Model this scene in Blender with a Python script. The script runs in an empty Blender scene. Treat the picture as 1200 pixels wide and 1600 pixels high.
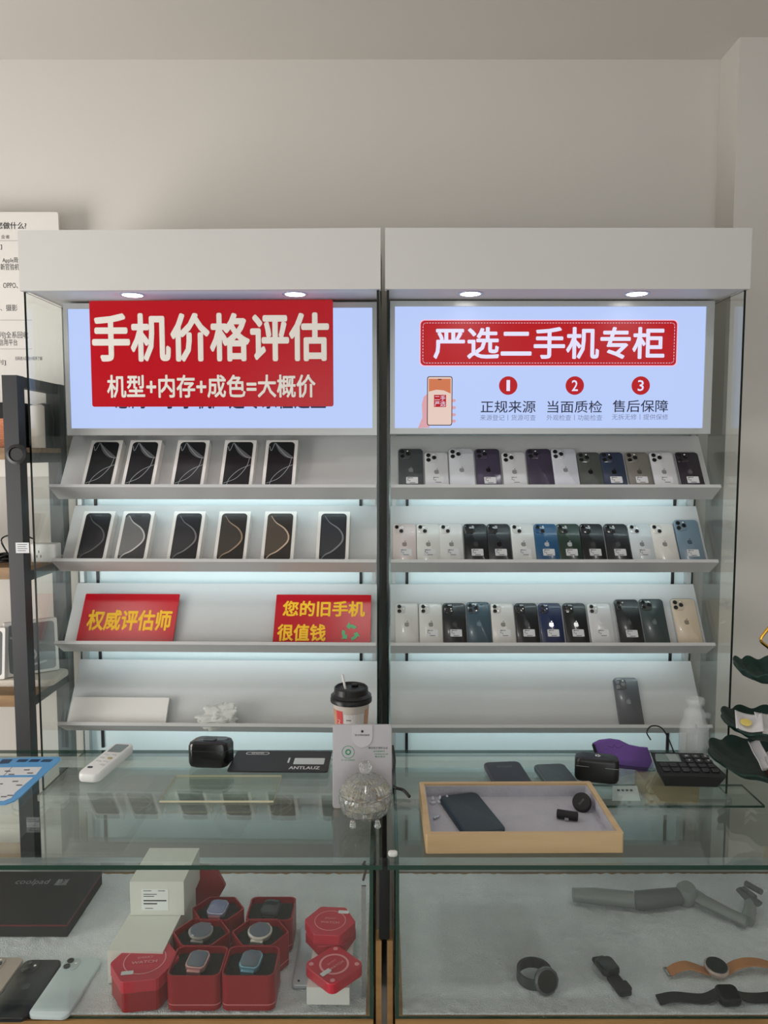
import bpy, bmesh, math, random
from math import sin, cos, pi, radians as R
from mathutils import Matrix, Vector
random.seed(7)
SC = bpy.context.scene
COL = SC.collection

# ------------------------------------------------------------------ camera, world, lights, exposure
FOC = 1150.0                       # focal length in pixels of the 1200x1600 frame
PITCH = math.atan(90 / FOC)
ZC = 0.90                          # counter top
CAMZ = ZC + 0.673
cam_d = bpy.data.cameras.new('camera'); cam = bpy.data.objects.new('camera', cam_d); COL.objects.link(cam)
cam.location = (0, 0, CAMZ); cam.rotation_euler = (pi / 2 - PITCH, 0, 0)
cam_d.sensor_fit = 'VERTICAL'; cam_d.sensor_height = 24; cam_d.lens = 24 * FOC / 1600; cam_d.clip_start = .02
SC.camera = cam
SC.view_settings.view_transform = 'Standard'; SC.view_settings.look = 'None'
SC.view_settings.gamma = 1; SC.view_settings.use_curve_mapping = False
SC.view_settings.exposure = 0.0
SC.cycles.max_bounces = 10; SC.cycles.transparent_max_bounces = 32; SC.cycles.transmission_bounces = 8
SC.cycles.sample_clamp_indirect = 4
w = bpy.data.worlds.new('world'); SC.world = w; w.use_nodes = True
w.node_tree.nodes['Background'].inputs[0].default_value = (.93, .97, 1, 1)
w.node_tree.nodes['Background'].inputs[1].default_value = .3

def area(name, loc, target, sx, sy, power, col=(1, 1, 1), spread=180, parent=None):
    d = bpy.data.lights.new(name, 'AREA'); d.shape = 'RECTANGLE'; d.size = sx; d.size_y = sy
    d.energy = power; d.color = col; d.spread = R(spread)
    o = bpy.data.objects.new(name, d); COL.objects.link(o)
    v = Vector(target) - Vector(loc)
    o.matrix_world = Matrix.Translation(loc) @ v.to_track_quat('-Z', 'Y').to_matrix().to_4x4()
    return o
area('side_window_daylight', (-2.9, .5, 1.15), (-.5, 2.2, 2.8), 1.5, 1.7, 72, (1, .968, .93))
area('front_fill_light', (.3, -2.9, 1.3), (.1, 1.6, 1.2), 3.6, 2.2, 43, (.96, .99, 1))  # soft fill added behind the camera to brighten the counter cases
CEIL_LAMPS = [(-1.62, .88), (-.21, .88), (1.14, .90)]

# ------------------------------------------------------------------ projection helpers
def ray(u, v):
    a = (u - 600) / FOC; b = (800 - v) / FOC
    return Vector((a, cos(PITCH) + b * sin(PITCH), -sin(PITCH) + b * cos(PITCH)))
CAM = Vector((0, 0, CAMZ))
def PY(u, v, Y): r = ray(u, v); return CAM + r * (Y / r.y)
def PZ(u, v, z): r = ray(u, v); return CAM + r * ((z - CAMZ) / r.z)

# ------------------------------------------------------------------ materials
def lin(c):
    return tuple((x / 255 / 12.92 if x <= 10 else ((x / 255 + .055) / 1.055) ** 2.4) for x in c) + (1,)
MATS = {}
def mat(name, col, rough=.5, metal=0, bump=0, bscale=200, var=0, vscale=8, spec=.5, coat=0, alpha=None, trans=0):
    if name in MATS: return MATS[name]
    m = bpy.data.materials.new(name); m.use_nodes = True; nt = m.node_tree; b = nt.nodes['Principled BSDF']
    b.inputs['Base Color'].default_value = lin(col); b.inputs['Roughness'].default_value = rough
    b.inputs['Metallic'].default_value = metal; b.inputs['Specular IOR Level'].default_value = spec
    b.inputs['Coat Weight'].default_value = coat; b.inputs['Coat Roughness'].default_value = .05
    b.inputs['Transmission Weight'].default_value = trans
    if alpha is not None: b.inputs['Alpha'].default_value = alpha
    tc = nt.nodes.new('ShaderNodeTexCoord')
    if var or True:
        n = nt.nodes.new('ShaderNodeTexNoise'); n.inputs['Scale'].default_value = vscale; n.inputs['Detail'].default_value = 4
        nt.links.new(tc.outputs['Object'], n.inputs['Vector'])
        mx = nt.nodes.new('ShaderNodeMix'); mx.data_type = 'RGBA'
        k = max(var, .015)
        c = lin(col)
        mx.inputs[6].default_value = tuple(x * (1 - k) for x in c[:3]) + (1,)
        mx.inputs[7].default_value = tuple(min(1, x * (1 + k)) for x in c[:3]) + (1,)
        nt.links.new(n.outputs['Fac'], mx.inputs[0]); nt.links.new(mx.outputs[2], b.inputs['Base Color'])
    if bump:
        n2 = nt.nodes.new('ShaderNodeTexNoise'); n2.inputs['Scale'].default_value = bscale; n2.inputs['Detail'].default_value = 3
        nt.links.new(tc.outputs['Object'], n2.inputs['Vector'])
        bp = nt.nodes.new('ShaderNodeBump'); bp.inputs['Strength'].default_value = bump; bp.inputs['Distance'].default_value = .002
        nt.links.new(n2.outputs['Fac'], bp.inputs['Height']); nt.links.new(bp.outputs[0], b.inputs['Normal'])
    MATS[name] = m; return m
def emit(name, col, strength=1.0):
    if name in MATS: return MATS[name]
    m = bpy.data.materials.new(name); m.use_nodes = True; nt = m.node_tree; b = nt.nodes['Principled BSDF']
    b.inputs['Base Color'].default_value = (0.02, 0.02, 0.02, 1); b.inputs['Roughness'].default_value = .4; b.inputs['Specular IOR Level'].default_value = .12
    b.inputs['Emission Color'].default_value = lin(col); b.inputs['Emission Strength'].default_value = strength
    MATS[name] = m; return m
def thin_glass(name, tint, refl=1.0, rough=.0):
    m = bpy.data.materials.new(name); m.use_nodes = True; nt = m.node_tree; N = nt.nodes; Lk = nt.links
    N.remove(N['Principled BSDF']); out = N['Material Output']
    geo = N.new('ShaderNodeNewGeometry'); dot = N.new('ShaderNodeVectorMath'); dot.operation = 'DOT_PRODUCT'
    Lk.new(geo.outputs['Normal'], dot.inputs[0]); Lk.new(geo.outputs['Incoming'], dot.inputs[1])
    def mt(op, a, b=None):
        x = N.new('ShaderNodeMath'); x.operation = op
        for i, q in enumerate((a, b)):
            if q is None: continue
            if isinstance(q, (int, float)): x.inputs[i].default_value = q
            else: Lk.new(q, x.inputs[i])
        return x.outputs[0]
    c = mt('ABSOLUTE', dot.outputs['Value']); p5 = mt('POWER', mt('SUBTRACT', 1, c), 5)
    f = mt('MULTIPLY', mt('ADD', mt('MULTIPLY', p5, .95), .045), refl)
    f = mt('MINIMUM', f, 1.0)
    tr = N.new('ShaderNodeBsdfTransparent'); tr.inputs[0].default_value = lin(tint)
    gl = N.new('ShaderNodeBsdfGlossy'); gl.inputs['Roughness'].default_value = rough; gl.inputs[0].default_value = (.95, 1, .98, 1)
    mx = N.new('ShaderNodeMixShader'); Lk.new(f, mx.inputs[0]); Lk.new(tr.outputs[0], mx.inputs[1]); Lk.new(gl.outputs[0], mx.inputs[2])
    Lk.new(mx.outputs[0], out.inputs[0]); MATS[name] = m; return m
def wood(name, c1, c2, sc=6):
    m = bpy.data.materials.new(name); m.use_nodes = True; nt = m.node_tree; b = nt.nodes['Principled BSDF']
    tc = nt.nodes.new('ShaderNodeTexCoord'); mp = nt.nodes.new('ShaderNodeMapping'); mp.inputs['Scale'].default_value = (1, 8, 8)
    n = nt.nodes.new('ShaderNodeTexNoise'); n.inputs['Scale'].default_value = sc; n.inputs['Detail'].default_value = 6
    r = nt.nodes.new('ShaderNodeValToRGB'); r.color_ramp.elements[0].color = lin(c1); r.color_ramp.elements[1].color = lin(c2)
    r.color_ramp.elements[0].position = .3; r.color_ramp.elements[1].position = .7
    nt.links.new(tc.outputs['Object'], mp.inputs[0]); nt.links.new(mp.outputs[0], n.inputs['Vector'])
    nt.links.new(n.outputs['Fac'], r.inputs[0]); nt.links.new(r.outputs[0], b.inputs['Base Color']); b.inputs['Roughness'].default_value = .5
    MATS[name] = m; return m

WALL = mat('wall_paint', (214, 210, 204), .85, bump=.15, bscale=60, var=.02, vscale=3)
WHITE = mat('white_laminate', (204, 203, 200), .45)
SHELFW = mat('white_metal_shelf', (192, 193, 193), .4)
BACKW = mat('white_back_panel', (206, 218, 220), .5)
FRAME = mat('aluminium_frame', (178, 182, 182), .35, .3)
GLASS = thin_glass('clear_glass', (252, 254, 253), 1.0)
CGLASS = thin_glass('counter_glass', (249, 253, 251), 1.25)
EDGE = mat('green_glass_edge', (26, 62, 50), .12, spec=.7)
DEDGE = mat('dark_glass_edge', (12, 22, 20), .15)
BLACK = mat('black_plastic', (16, 16, 18), .38)
SOFTB = mat('soft_black', (20, 20, 22), .7, bump=.2)
DARKM = mat('black_steel', (38, 39, 43), .45)
RED = mat('red_sign_board', (186, 8, 28), .24, spec=.4)
CREAM = mat('sign_white_letters', (232, 226, 220), .4)
YEL = mat('yellow_letters', (250, 196, 20), .4)
GREEN = mat('green_ink', (40, 140, 90), .5)
INK = mat('dark_ink', (40, 42, 46), .6)
GREYINK = mat('grey_ink', (110, 114, 118), .6)
STICK = mat('sticker_paper', (215, 216, 218), .6)
WOODL = wood('light_oak', (150, 112, 66), (176, 136, 84))
PINE = wood('pine_tray_wood', (186, 156, 114), (206, 178, 136), 3)
RACKW = wood('rack_board_wood', (120, 92, 62), (158, 124, 82))
METAL = mat('brushed_metal', (190, 190, 195), .25, 1)

# ------------------------------------------------------------------ mesh helpers
def B(): return bmesh.new()
def box(bm, x0, x1, y0, y1, z0, z1, mi=0):
    vs = [bm.verts.new((x, y, z)) for z in (z0, z1) for y in (y0, y1) for x in (x0, x1)]
    fs = [(0, 2, 3, 1), (4, 5, 7, 6), (0, 1, 5, 4), (2, 6, 7, 3), (0, 4, 6, 2), (1, 3, 7, 5)]
    out = []
    for f in fs:
        q = bm.faces.new([vs[i] for i in f]); q.material_index = mi; out.append(q)
    return out
def rr(w, h, r, n=5, cx=0, cy=0):
    p = []
    r = min(r, w / 2 - 1e-5, h / 2 - 1e-5)
    for k, (sx, sy) in enumerate(((1, 1), (-1, 1), (-1, -1), (1, -1))):
        for i in range(n + 1):
            a = pi / 2 * k + pi / 2 * i / n
            p.append((cx + sx * (w / 2 - r) + r * cos(a), cy + sy * (h / 2 - r) + r * sin(a)))
    return p
def ngon(r, n, rot=0, cx=0, cy=0, ry=None):
    ry = r if ry is None else ry
    return [(cx + r * cos(rot + 2 * pi * i / n), cy + ry * sin(rot + 2 * pi * i / n)) for i in range(n)]
def prism(bm, pts, z0, z1, bev=0, mi=0, scale_top=1.0):
    """closed prism from a 2D outline, with a bevelled rim of size bev at both ends"""
    cx = sum(p[0] for p in pts) / len(pts); cy = sum(p[1] for p in pts) / len(pts)
    ext = max(max(abs(p[0] - cx) for p in pts), max(abs(p[1] - cy) for p in pts))
    def ring(z, inset):
        k = 1 - inset / ext
        return [bm.verts.new((cx + (x - cx) * k, cy + (y - cy) * k, z)) for x, y in pts]
    lv = [(z0, 0), (z1, 0)] if not bev else [(z0, bev), (z0 + bev * .3, bev * .3), (z0 + bev, 0), (z1 - bev, 0), (z1 - bev * .3, bev * .3), (z1, bev)]
    rings = [ring(z, i) for z, i in lv]
    if scale_top != 1.0:
        for v in rings[-1]:
            v.co.x = cx + (v.co.x - cx) * scale_top; v.co.y = cy + (v.co.y - cy) * scale_top
    n = len(pts)
    for a, b in zip(rings, rings[1:]):
        for i in range(n):
            f = bm.faces.new((a[i], a[(i + 1) % n], b[(i + 1) % n], b[i])); f.material_index = mi
    f = bm.faces.new(rings[0][::-1]); f.material_index = mi
    f = bm.faces.new(rings[-1]); f.material_index = mi
def tubehole(bm, outer, inner, z0, z1, mi=0):
    n = len(outer)
    def rg(p, z): return [bm.verts.new((x, y, z)) for x, y in p]
    a, b, c, d = rg(outer, z0), rg(outer, z1), rg(inner, z1), rg(inner, z0)
    for s, t in ((a, b), (b, c), (c, d), (d, a)):
        for i in range(n):
            f = bm.faces.new((s[i], s[(i + 1) % n], t[(i + 1) % n], t[i])); f.material_index = mi
def lathe(bm, prof, n=32, mod=None, mi=0, cx=0, cy=0):
    rings = []
    for r, z in prof:
        if r < 1e-6: rings.append([bm.verts.new((cx, cy, z))]); continue
        rg = []
        for i in range(n):
            a = 2 * pi * i / n; rr_, zz = (r, z) if mod is None else mod(r, z, a)
            rg.append(bm.verts.new((cx + rr_ * cos(a), cy + rr_ * sin(a), zz)))
        rings.append(rg)
    for a, b in zip(rings, rings[1:]):
        for i in range(n):
            j = (i + 1) % n
            if len(a) == 1 and len(b) == 1: continue
            if len(a) == 1: f = bm.faces.new((a[0], b[j], b[i]))
            elif len(b) == 1: f = bm.faces.new((a[i], a[j], b[0]))
            else: f = bm.faces.new((a[i], a[j], b[j], b[i]))
            f.material_index = mi
def tube(bm, pts, r, n=8, mi=0, flat=None):
    pts = [Vector(p) for p in pts]; rings = []
    rs = r if isinstance(r, (list, tuple)) else [r] * len(pts)
    up = Vector((0, 0, 1))
    for i, p in enumerate(pts):
        d = (pts[min(i + 1, len(pts) - 1)] - pts[max(i - 1, 0)]).normalized()
        a = d.cross(up)
        if a.length < .05: a = d.cross(Vector((0, 1, 0)))
        a.normalize(); b = a.cross(d).normalized()
        rings.append([bm.verts.new(p + a * (cos(2 * pi * k / n) * rs[i]) + b * (sin(2 * pi * k / n) * rs[i] * (flat or 1))) for k in range(n)])
    for A, C in zip(rings, rings[1:]):
        for k in range(n):
            f = bm.faces.new((A[k], A[(k + 1) % n], C[(k + 1) % n], C[k])); f.material_index = mi
    bm.faces.new(rings[0][::-1]).material_index = mi; bm.faces.new(rings[-1]).material_index = mi
def spline(pts, k=8):
    """Catmull-Rom through the points"""
    P = [Vector(p) for p in pts]; P = [P[0] * 2 - P[1]] + P + [P[-1] * 2 - P[-2]]; out = []
    for i in range(1, len(P) - 2):
        for j in range(k):
            t = j / k; a, b, c, d = P[i - 1:i + 3]
            out.append(.5 * ((2 * b) + (c - a) * t + (2 * a - 5 * b + 4 * c - d) * t * t + (3 * b - a - 3 * c + d) * t ** 3))
    out.append(P[-2]); return out
def ribbon(bm, pts, w, z, mi=0):
    n = len(pts); ws = w if isinstance(w, (list, tuple)) else [w] * n; prev = None
    for i in range(n):
        a = Vector(pts[max(i - 1, 0)]).to_2d(); b = Vector(pts[min(i + 1, n - 1)]).to_2d(); d = (b - a).normalized(); q = Vector((-d.y, d.x))
        p = Vector(pts[i]).to_2d()
        cur = (bm.verts.new((*(p + q * ws[i] / 2), z)), bm.verts.new((*(p - q * ws[i] / 2), z)))
        if prev: bm.faces.new((prev[1], cur[1], cur[0], prev[0])).material_index = mi
        prev = cur
def plate(bm, pts, z, mi=0, th=.0003):
    prism(bm, pts, z, z + th, 0, mi)
def obj(name, bm, m, parent=None, M=None, smooth=False):
    me = bpy.data.meshes.new(name)
    bmesh.ops.recalc_face_normals(bm, faces=bm.faces[:])
    bm.to_mesh(me); bm.free()
    for x in (m if isinstance(m, (list, tuple)) else [m]): me.materials.append(x)
    if smooth:
        for p in me.polygons: p.use_smooth = True
        try: me.set_sharp_from_angle(angle=R(38))
        except Exception: pass
    o = bpy.data.objects.new(name, me); COL.objects.link(o)
    if parent is not None: o.parent = parent
    if M is not None: o.matrix_local = M
    return o
def tag(o, label=None, cat=None, group=None, kind=None):
    if label: o['label'] = label
    if cat: o['category'] = cat
    if group: o['group'] = group
    if kind: o['kind'] = kind
    return o
def thing(name, M, label, cat, group=None):
    o = bpy.data.objects.new(name, None); COL.objects.link(o); o.empty_display_size = .05
    if isinstance(M, (tuple, list, Vector)): M = Matrix.Translation(M)
    o.matrix_world = M
    return tag(o, label, cat, group)
def copy_tree(o, M=None, label=None):
    c = o.copy(); COL.objects.link(c)
    if M is not None: c.matrix_world = M
    if label: c['label'] = label
    for ch in o.children:
        d = ch.copy(); COL.objects.link(d); d.parent = c
        for g in ch.children:
            e = g.copy(); COL.objects.link(e); e.parent = d
    return c
T = Matrix.Translation
def RX(a): return Matrix.Rotation(a, 4, 'X')
def RY(a): return Matrix.Rotation(a, 4, 'Y')
def RZ(a): return Matrix.Rotation(a, 4, 'Z')
UP = RX(pi / 2)                    # card space (x right, y up, z out) -> standing, facing the camera

_tc = {}
def textmesh(bm, s, cx, cy, w, h=None, z=.0004, bold=0.0, mi=0, aspect=1.0):
    """flat lettering, centred on cx,cy; fitted to width w (and height h if given)"""
    key = s
    if key not in _tc:
        cu = bpy.data.curves.new('lettering_curve', 'FONT'); cu.body = s; cu.size = 1; cu.resolution_u = 2
        cu.align_x = 'LEFT'; cu.fill_mode = 'BOTH'
        ob = bpy.data.objects.new('lettering_curve', cu); COL.objects.link(ob)
        dg = bpy.context.evaluated_depsgraph_get(); me = bpy.data.meshes.new_from_object(ob.evaluated_get(dg))
        vs = [v.co.copy() for v in me.vertices]; fs = [tuple(p.vertices) for p in me.polygons]
        bpy.data.objects.remove(ob); bpy.data.curves.remove(cu); bpy.data.meshes.remove(me)
        _tc[key] = (vs, fs)
    vs, fs = _tc[key]
    if not vs: return
    x0 = min(v.x for v in vs); x1 = max(v.x for v in vs); y0 = min(v.y for v in vs); y1 = max(v.y for v in vs)
    sx = w / (x1 - x0); sy = (h / (y1 - y0)) if h else sx * aspect
    sx = (w - 2 * bold * sx) / (x1 - x0); sy = ((h / (y1 - y0)) * (1 - 2 * bold)) if h else sx * aspect
    offs = [(0, 0)] if not bold else [(0, 0)] + [(bold * sx * cos(k * pi / 4), bold * sy * sin(k * pi / 4)) for k in range(8)]
    for ox, oy in offs:                       # heavier strokes
        z += .00004
        nv = [bm.verts.new((cx + ox + (v.x - (x0 + x1) / 2) * sx, cy + oy + (v.y - (y0 + y1) / 2) * sy, z)) for v in vs]
        for f in fs:
            try: bm.faces.new([nv[i] for i in f]).material_index = mi
            except ValueError: pass
def lettering(parent, items, m, name='lettering', z=.0004, M=None):
    if len(items) > 1:
        for it in items: o = lettering(parent, [it], m, name, z, M)
        return o
    bm = B()
    for it in items: textmesh(bm, it[0], it[1], it[2], it[3], it[4] if len(it) > 4 else None, z, it[5] if len(it) > 5 else 0)
    me = bpy.data.meshes.new(name); bm.to_mesh(me); bm.free(); me.materials.append(m)
    o = bpy.data.objects.new(name, me); COL.objects.link(o); o.parent = parent
    if M is not None: o.matrix_local = M
    return o
def rectz(z, bl, br, tl):
    """centre, size and heading of a lying rectangle from three of its corners in the photo"""
    a, b, c = PZ(*bl, z), PZ(*br, z), PZ(*tl, z)
    ex = b - a; ey = c - a; ang = math.atan2(ex.y, ex.x)
    return (b + c) / 2, ex.length, abs(ey.dot(Vector((-sin(ang), cos(ang), 0)))), ang
def struct(name, bm, m, M=None): return tag(obj(name, bm, m, None, M), kind='structure')

# ------------------------------------------------------------------ the room
PIER_Y, REC_Y = 2.40, 2.53
pe = PY(1151, 200, PIER_Y).x; sz = PY(1151, 55, PIER_Y).z
CZ = PY(700, 93, REC_Y).z            # ceiling height
bm = B(); box(bm, -3.2, pe, REC_Y, REC_Y + .1, 0, CZ); struct('wall_back', bm, WALL)
bm = B(); box(bm, pe, 3.2, PIER_Y, REC_Y + .1, 0, CZ); struct('wall_right_pier', bm, WALL)
bm = B(); box(bm, -3.3, -3.2, -3.2, REC_Y + .1, 0, CZ); struct('wall_left', bm, WALL)
bm = B(); box(bm, 3.2, 3.3, -3.2, REC_Y + .1, 0, CZ); struct('wall_right', bm, WALL)
bm = B(); box(bm, -3.3, 3.3, -3.3, -3.2, 0, CZ); struct('wall_front', bm, WALL)
bm = B(); box(bm, -3.3, 3.3, -3.3, REC_Y + .1, -.1, 0); struct('floor', bm, mat('floor_tile', (160, 157, 152), .4, var=.06, vscale=2))
bm = B(); box(bm, -3.3, 3.3, -3.3, REC_Y + .1, CZ, CZ + .1); struct('ceiling', bm, WALL)
LAMP = emit('ceiling_lamp_glow', (255, 252, 246), 14)
for i, (x, y) in enumerate(CEIL_LAMPS):
    t = thing('ceiling_light', (x, y, CZ - .028), ['round recessed ceiling lamp above the left end of the counter', 'round recessed ceiling lamp above the middle of the counter', 'round recessed ceiling lamp above the right end of the counter'][i], 'ceiling light', 'ceiling lamps')
    bm = B(); lathe(bm, [(.11, .028), (.11, .0), (.085, -.006), (.08, .01), (.08, .028)], 32); obj('trim_ring', bm, WHITE, t, smooth=True)
    bm = B(); lathe(bm, [(0, .004), (.079, .004), (.079, .02), (0, .02)], 32); obj('diffuser', bm, LAMP, t)
    area('ceiling_lamp_light', (x, y, CZ - .05), (x, y + .12, 0), .14, .14, 2.0, (1, .98, .95))

# ------------------------------------------------------------------ display cabinets
W = .995; YF = 2.08; TILT = R(57); LIPW = .062
RC = T((.008, YF, 0))
th = R(-1.3); rc = Vector((-.014, YF, 0)); LC = T(rc - Vector((cos(th) * W, sin(th) * W, 0))) @ RZ(th)
def cabpt(C, u, v, ly):
    I = C.inverted(); o = I @ CAM; d = I.to_3x3() @ ray(u, v); k = (ly - o.y) / d.y; p = o + d * k
    return p.x, p.z
ROWV = [757, 874, 1004, 1132]
ROWZ = [cabpt(RC, 860, v, .085)[1] for v in ROWV]
def shelf_frame(C, i): return C @ T((0, .085 + LIPW * sin(TILT), ROWZ[i] - LIPW * cos(TILT))) @ RX(TILT)
ZTOP = cabpt(RC, 860, 358, 0)[1]; ZCB = cabpt(RC, 860, 453, 0)[1]
LEDM = emit('led_strip_glow', (225, 248, 255), 6)
LIT = emit('lightbox_glow', (184, 203, 248), 1.0)
LRED = emit('lightbox_red', (178, 6, 20), 1.0)
LWHT = emit('lightbox_white', (226, 224, 250), 1.0)
LINK = emit('lightbox_ink', (30, 34, 62), 1.0)
LGREY = emit('lightbox_grey', (120, 128, 160), 1.0)
def cabinet(C, label, side, box_px, frame_px):
    t = thing('display_cabinet', C, label, 'display cabinet', 'wall display cabinets')
    bm = B(); box(bm, -.005, W + .005, -.012, .012, ZCB, ZTOP); box(bm, 0, W, .012, .30, ZTOP - .018, ZTOP); box(bm, 0, .018, .012, .30, ZCB + .02, ZTOP - .018); box(bm, W - .018, W, .012, .30, ZCB + .02, ZTOP - .018)
    obj('crown', bm, WHITE, t)
    bm = B(); box(bm, .0, W, .012, .30, ZCB + .004, ZCB + .016); obj('top_panel', bm, WHITE, t)
    bm = B(); box(bm, 0, W, .285, .297, .584, ZCB); obj('back_panel', bm, BACKW, t)
    for nm, x0 in (('left', .0), ('right', W - .006)):
        bm = B(); fs = box(bm, x0, x0 + .006, 0, .285, .584, ZCB - .001)
        for k in (0, 1, 2, 3): fs[k].material_index = 1
        obj('side_glass', bm, [GLASS, DEDGE], t)
    for x in (.018, W - .030):
        bm = B(); box(bm, x, x + .012, .262, .2845, .584, ZCB - .002); obj('corner_post', bm, FRAME, t)
    bm = B(); box(bm, .0, W, -.02, .30, .0, .565); box(bm, -.0, W, -.030, .30, .565, .583); obj('base_unit', bm, mat('base_grey_laminate', (150, 152, 150), .5), t)
    for x in (.062, W - .072):
        bm = B(); box(bm, x, x + .009, .280, .2849, .60, 1.60); obj('shelf_standard', bm, BLACK, t)
    for i in range(4):
        sf = C.inverted() @ shelf_frame(C, i)
        bm = B(); box(bm, .012, W - .012, -.010, .215, -.010, 0); box(bm, .012, W - .012, -.010, 0.0, 0, LIPW)
        s = obj('shelf', bm, SHELFW, t, sf)
        bm = B()
        for x in (.064, W - .070): prism(bm, [(x, .200), (x + .004, .200), (x + .004, .09), (x, .02)], -.05, -.0105)
        obj('bracket', bm, FRAME, s)
        bm = B(); box(bm, .05, W - .05, .008, .016, -.024, -.0105); st = obj('led_strip', bm, FRAME, s)
        bm = B()
        for k in range(60):
            x = .06 + k * (W - .12) / 59; box(bm, x, x + .004, .0162, .0176, -.020, -.015)
        obj('led', bm, LEDM, s)
        Mw = C @ sf
        p = Mw @ Vector((W / 2, .022, -.020))
        d = C.to_3x3() @ Vector((0, .97, -.24 if i < 3 else -.5))
        area('shelf_led_light', p, p + d, W - .1, .006, .46, (.80, .97, 1.0), 170)
    # light box with its lit face
    (fu0, fv0, fu1, fv1), (pu0, pv0, pu1, pv1) = frame_px, box_px
    x0, z1 = cabpt(C, fu0, fv0, .14); x1, z0 = cabpt(C, fu1, fv1, .14)
    x0 = max(x0, .010); x1 = min(x1, W - .010)
    a0, b1 = cabpt(C, pu0, pv0, .145); a1, b0 = cabpt(C, pu1, pv1, .145)
    LB = T(((x0 + x1) / 2, .14, (z0 + z1) / 2)) @ UP
    w_, h_ = x1 - x0, z1 - z0
    bm = B(); e = .0
    ox, oz = (x0 + x1) / 2, (z0 + z1) / 2
    for q in ((x0, a0, z0, z1), (a1, x1, z0, z1), (a0, a1, b1, z1), (a0, a1, z0, b0)):
        box(bm, q[0] - ox, q[1] - ox, q[2] - oz, q[3] - oz, -.03, 0)
    box(bm, x0 - ox, x1 - ox, z0 - oz, z1 - oz, -.12, -.03)
    lb = obj('light_box', bm, FRAME, t, LB)
    bm = B(); box(bm, a0 - ox, a1 - ox, b0 - oz, b1 - oz, -.03, -.005); obj('lit_face', bm, LIT, lb)
    def f(u, v):
        X, Z = cabpt(C, u, v, .145); return X - ox, Z - oz
    return t, lb, f
cabR, lbR, fR = cabinet(RC, 'white display cabinet on the right with a lit used-phone sign and rows of phones', 'r', (617, 479, 1097, 669), (607, 470, 1110, 678))
cabL, lbL, fL = cabinet(LC, 'white display cabinet on the left with a red banner in front of its lit sign', 'l', (106, 483, 582, 669), (98, 474, 590, 680))
DISC = emit('downlight_glow', (255, 250, 244), 9)
for cab, C, us in ((cabR, RC, (735, 995)), (cabL, LC, (207, 461))):
    for u in us:
        x, _ = cabpt(C, u, 463, .065)
        bm = B(); lathe(bm, [(.036, .006), (.036, .0025), (.029, .0018), (.028, .003)], 28, cx=0); obj('downlight_ring', bm, METAL, cab, T((x, .065, ZCB + .0)), True)
        bm = B(); lathe(bm, [(0, .0010), (.029, .0022), (.028, .004), (0, .004)], 28); dd = obj('downlight', bm, DISC, cab, T((x, .065, ZCB + .0)))
        p = C @ Vector((x, .065, ZCB - .008)); area('downlight_light', p, p + Vector((0, .01, -1)), .05, .05, .28, (.96, .97, 1), 150)

# lit sign on the right
def px_rect(f, u0, v0, u1, v1): a = f(u0, v1); b = f(u1, v0); return (a[0] + b[0]) / 2, (a[1] + b[1]) / 2, b[0] - a[0], b[1] - a[1]
def px_text(f, s, u0, v0, u1, v1, bold=0): cx, cy, w_, h_ = px_rect(f, u0, v0, u1, v1); return (s, cx, cy, w_, h_, bold)
LZ = -.0045
cx, cy, w_, h_ = px_rect(fR, 657, 501, 1058, 571)
bm = B(); plate(bm, rr(w_ + .006, h_ + .006, .014, 6, cx, cy), LZ - .0003); obj('banner_border', bm, emit('lightbox_pink', (250, 190, 215), 1), lbR)
bm = B(); plate(bm, rr(w_, h_, .012, 6, cx, cy), LZ + .0002); obj('banner', bm, LRED, lbR)
bm = B(); out = rr(w_ - .014, h_ - .014, .008, 3, cx, cy); out.append(out[0])
for a, b in zip(out, out[1:]):
    a = Vector(a); b = Vector(b); L = (b - a).length
    if L < .004: continue
    n = max(1, int(L / .0085)); d = (b - a) / n
    for k in range(n): ribbon(bm, [(*(a + d * (k + .2)), 0), (*(a + d * (k + .75)), 0)], .0014, LZ + .0008)
obj('banner_stitching', bm, LWHT, lbR)
lettering(lbR, [px_text(fR, '严选二手机专柜', 677, 511, 1039, 561, .022)], LWHT, z=LZ + .001)
for n_, u in (('1', 794), ('2', 898), ('3', 1001)):
    cx, cy = fR(u, 602.5)
    bm = B(); plate(bm, ngon(.0275, 32, 0, cx, cy), LZ); b_ = obj('number_badge', bm, LRED, lbR)
    lettering(lbR, [px_text(fR, n_, u - (3 if n_ == '1' else 5), 594, u + (3 if n_ == '1' else 5), 611, .010)], LWHT, 'badge_number', z=LZ + .001)
lettering(lbR, [px_text(fR, '正规来源', 751, 626, 837, 645, .006), px_text(fR, '当面质检', 855, 626, 941, 645, .006), px_text(fR, '售后保障', 957, 625, 1044, 644, .006)], LINK, z=LZ)
lettering(lbR, [px_text(fR, '来源登记丨货源可查', 750, 648, 837, 657), px_text(fR, '外观检查丨功能检查', 854, 648, 941, 657), px_text(fR, '无拆无修丨提供保修', 956, 647, 1044, 656)], LGREY, z=LZ)
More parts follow.
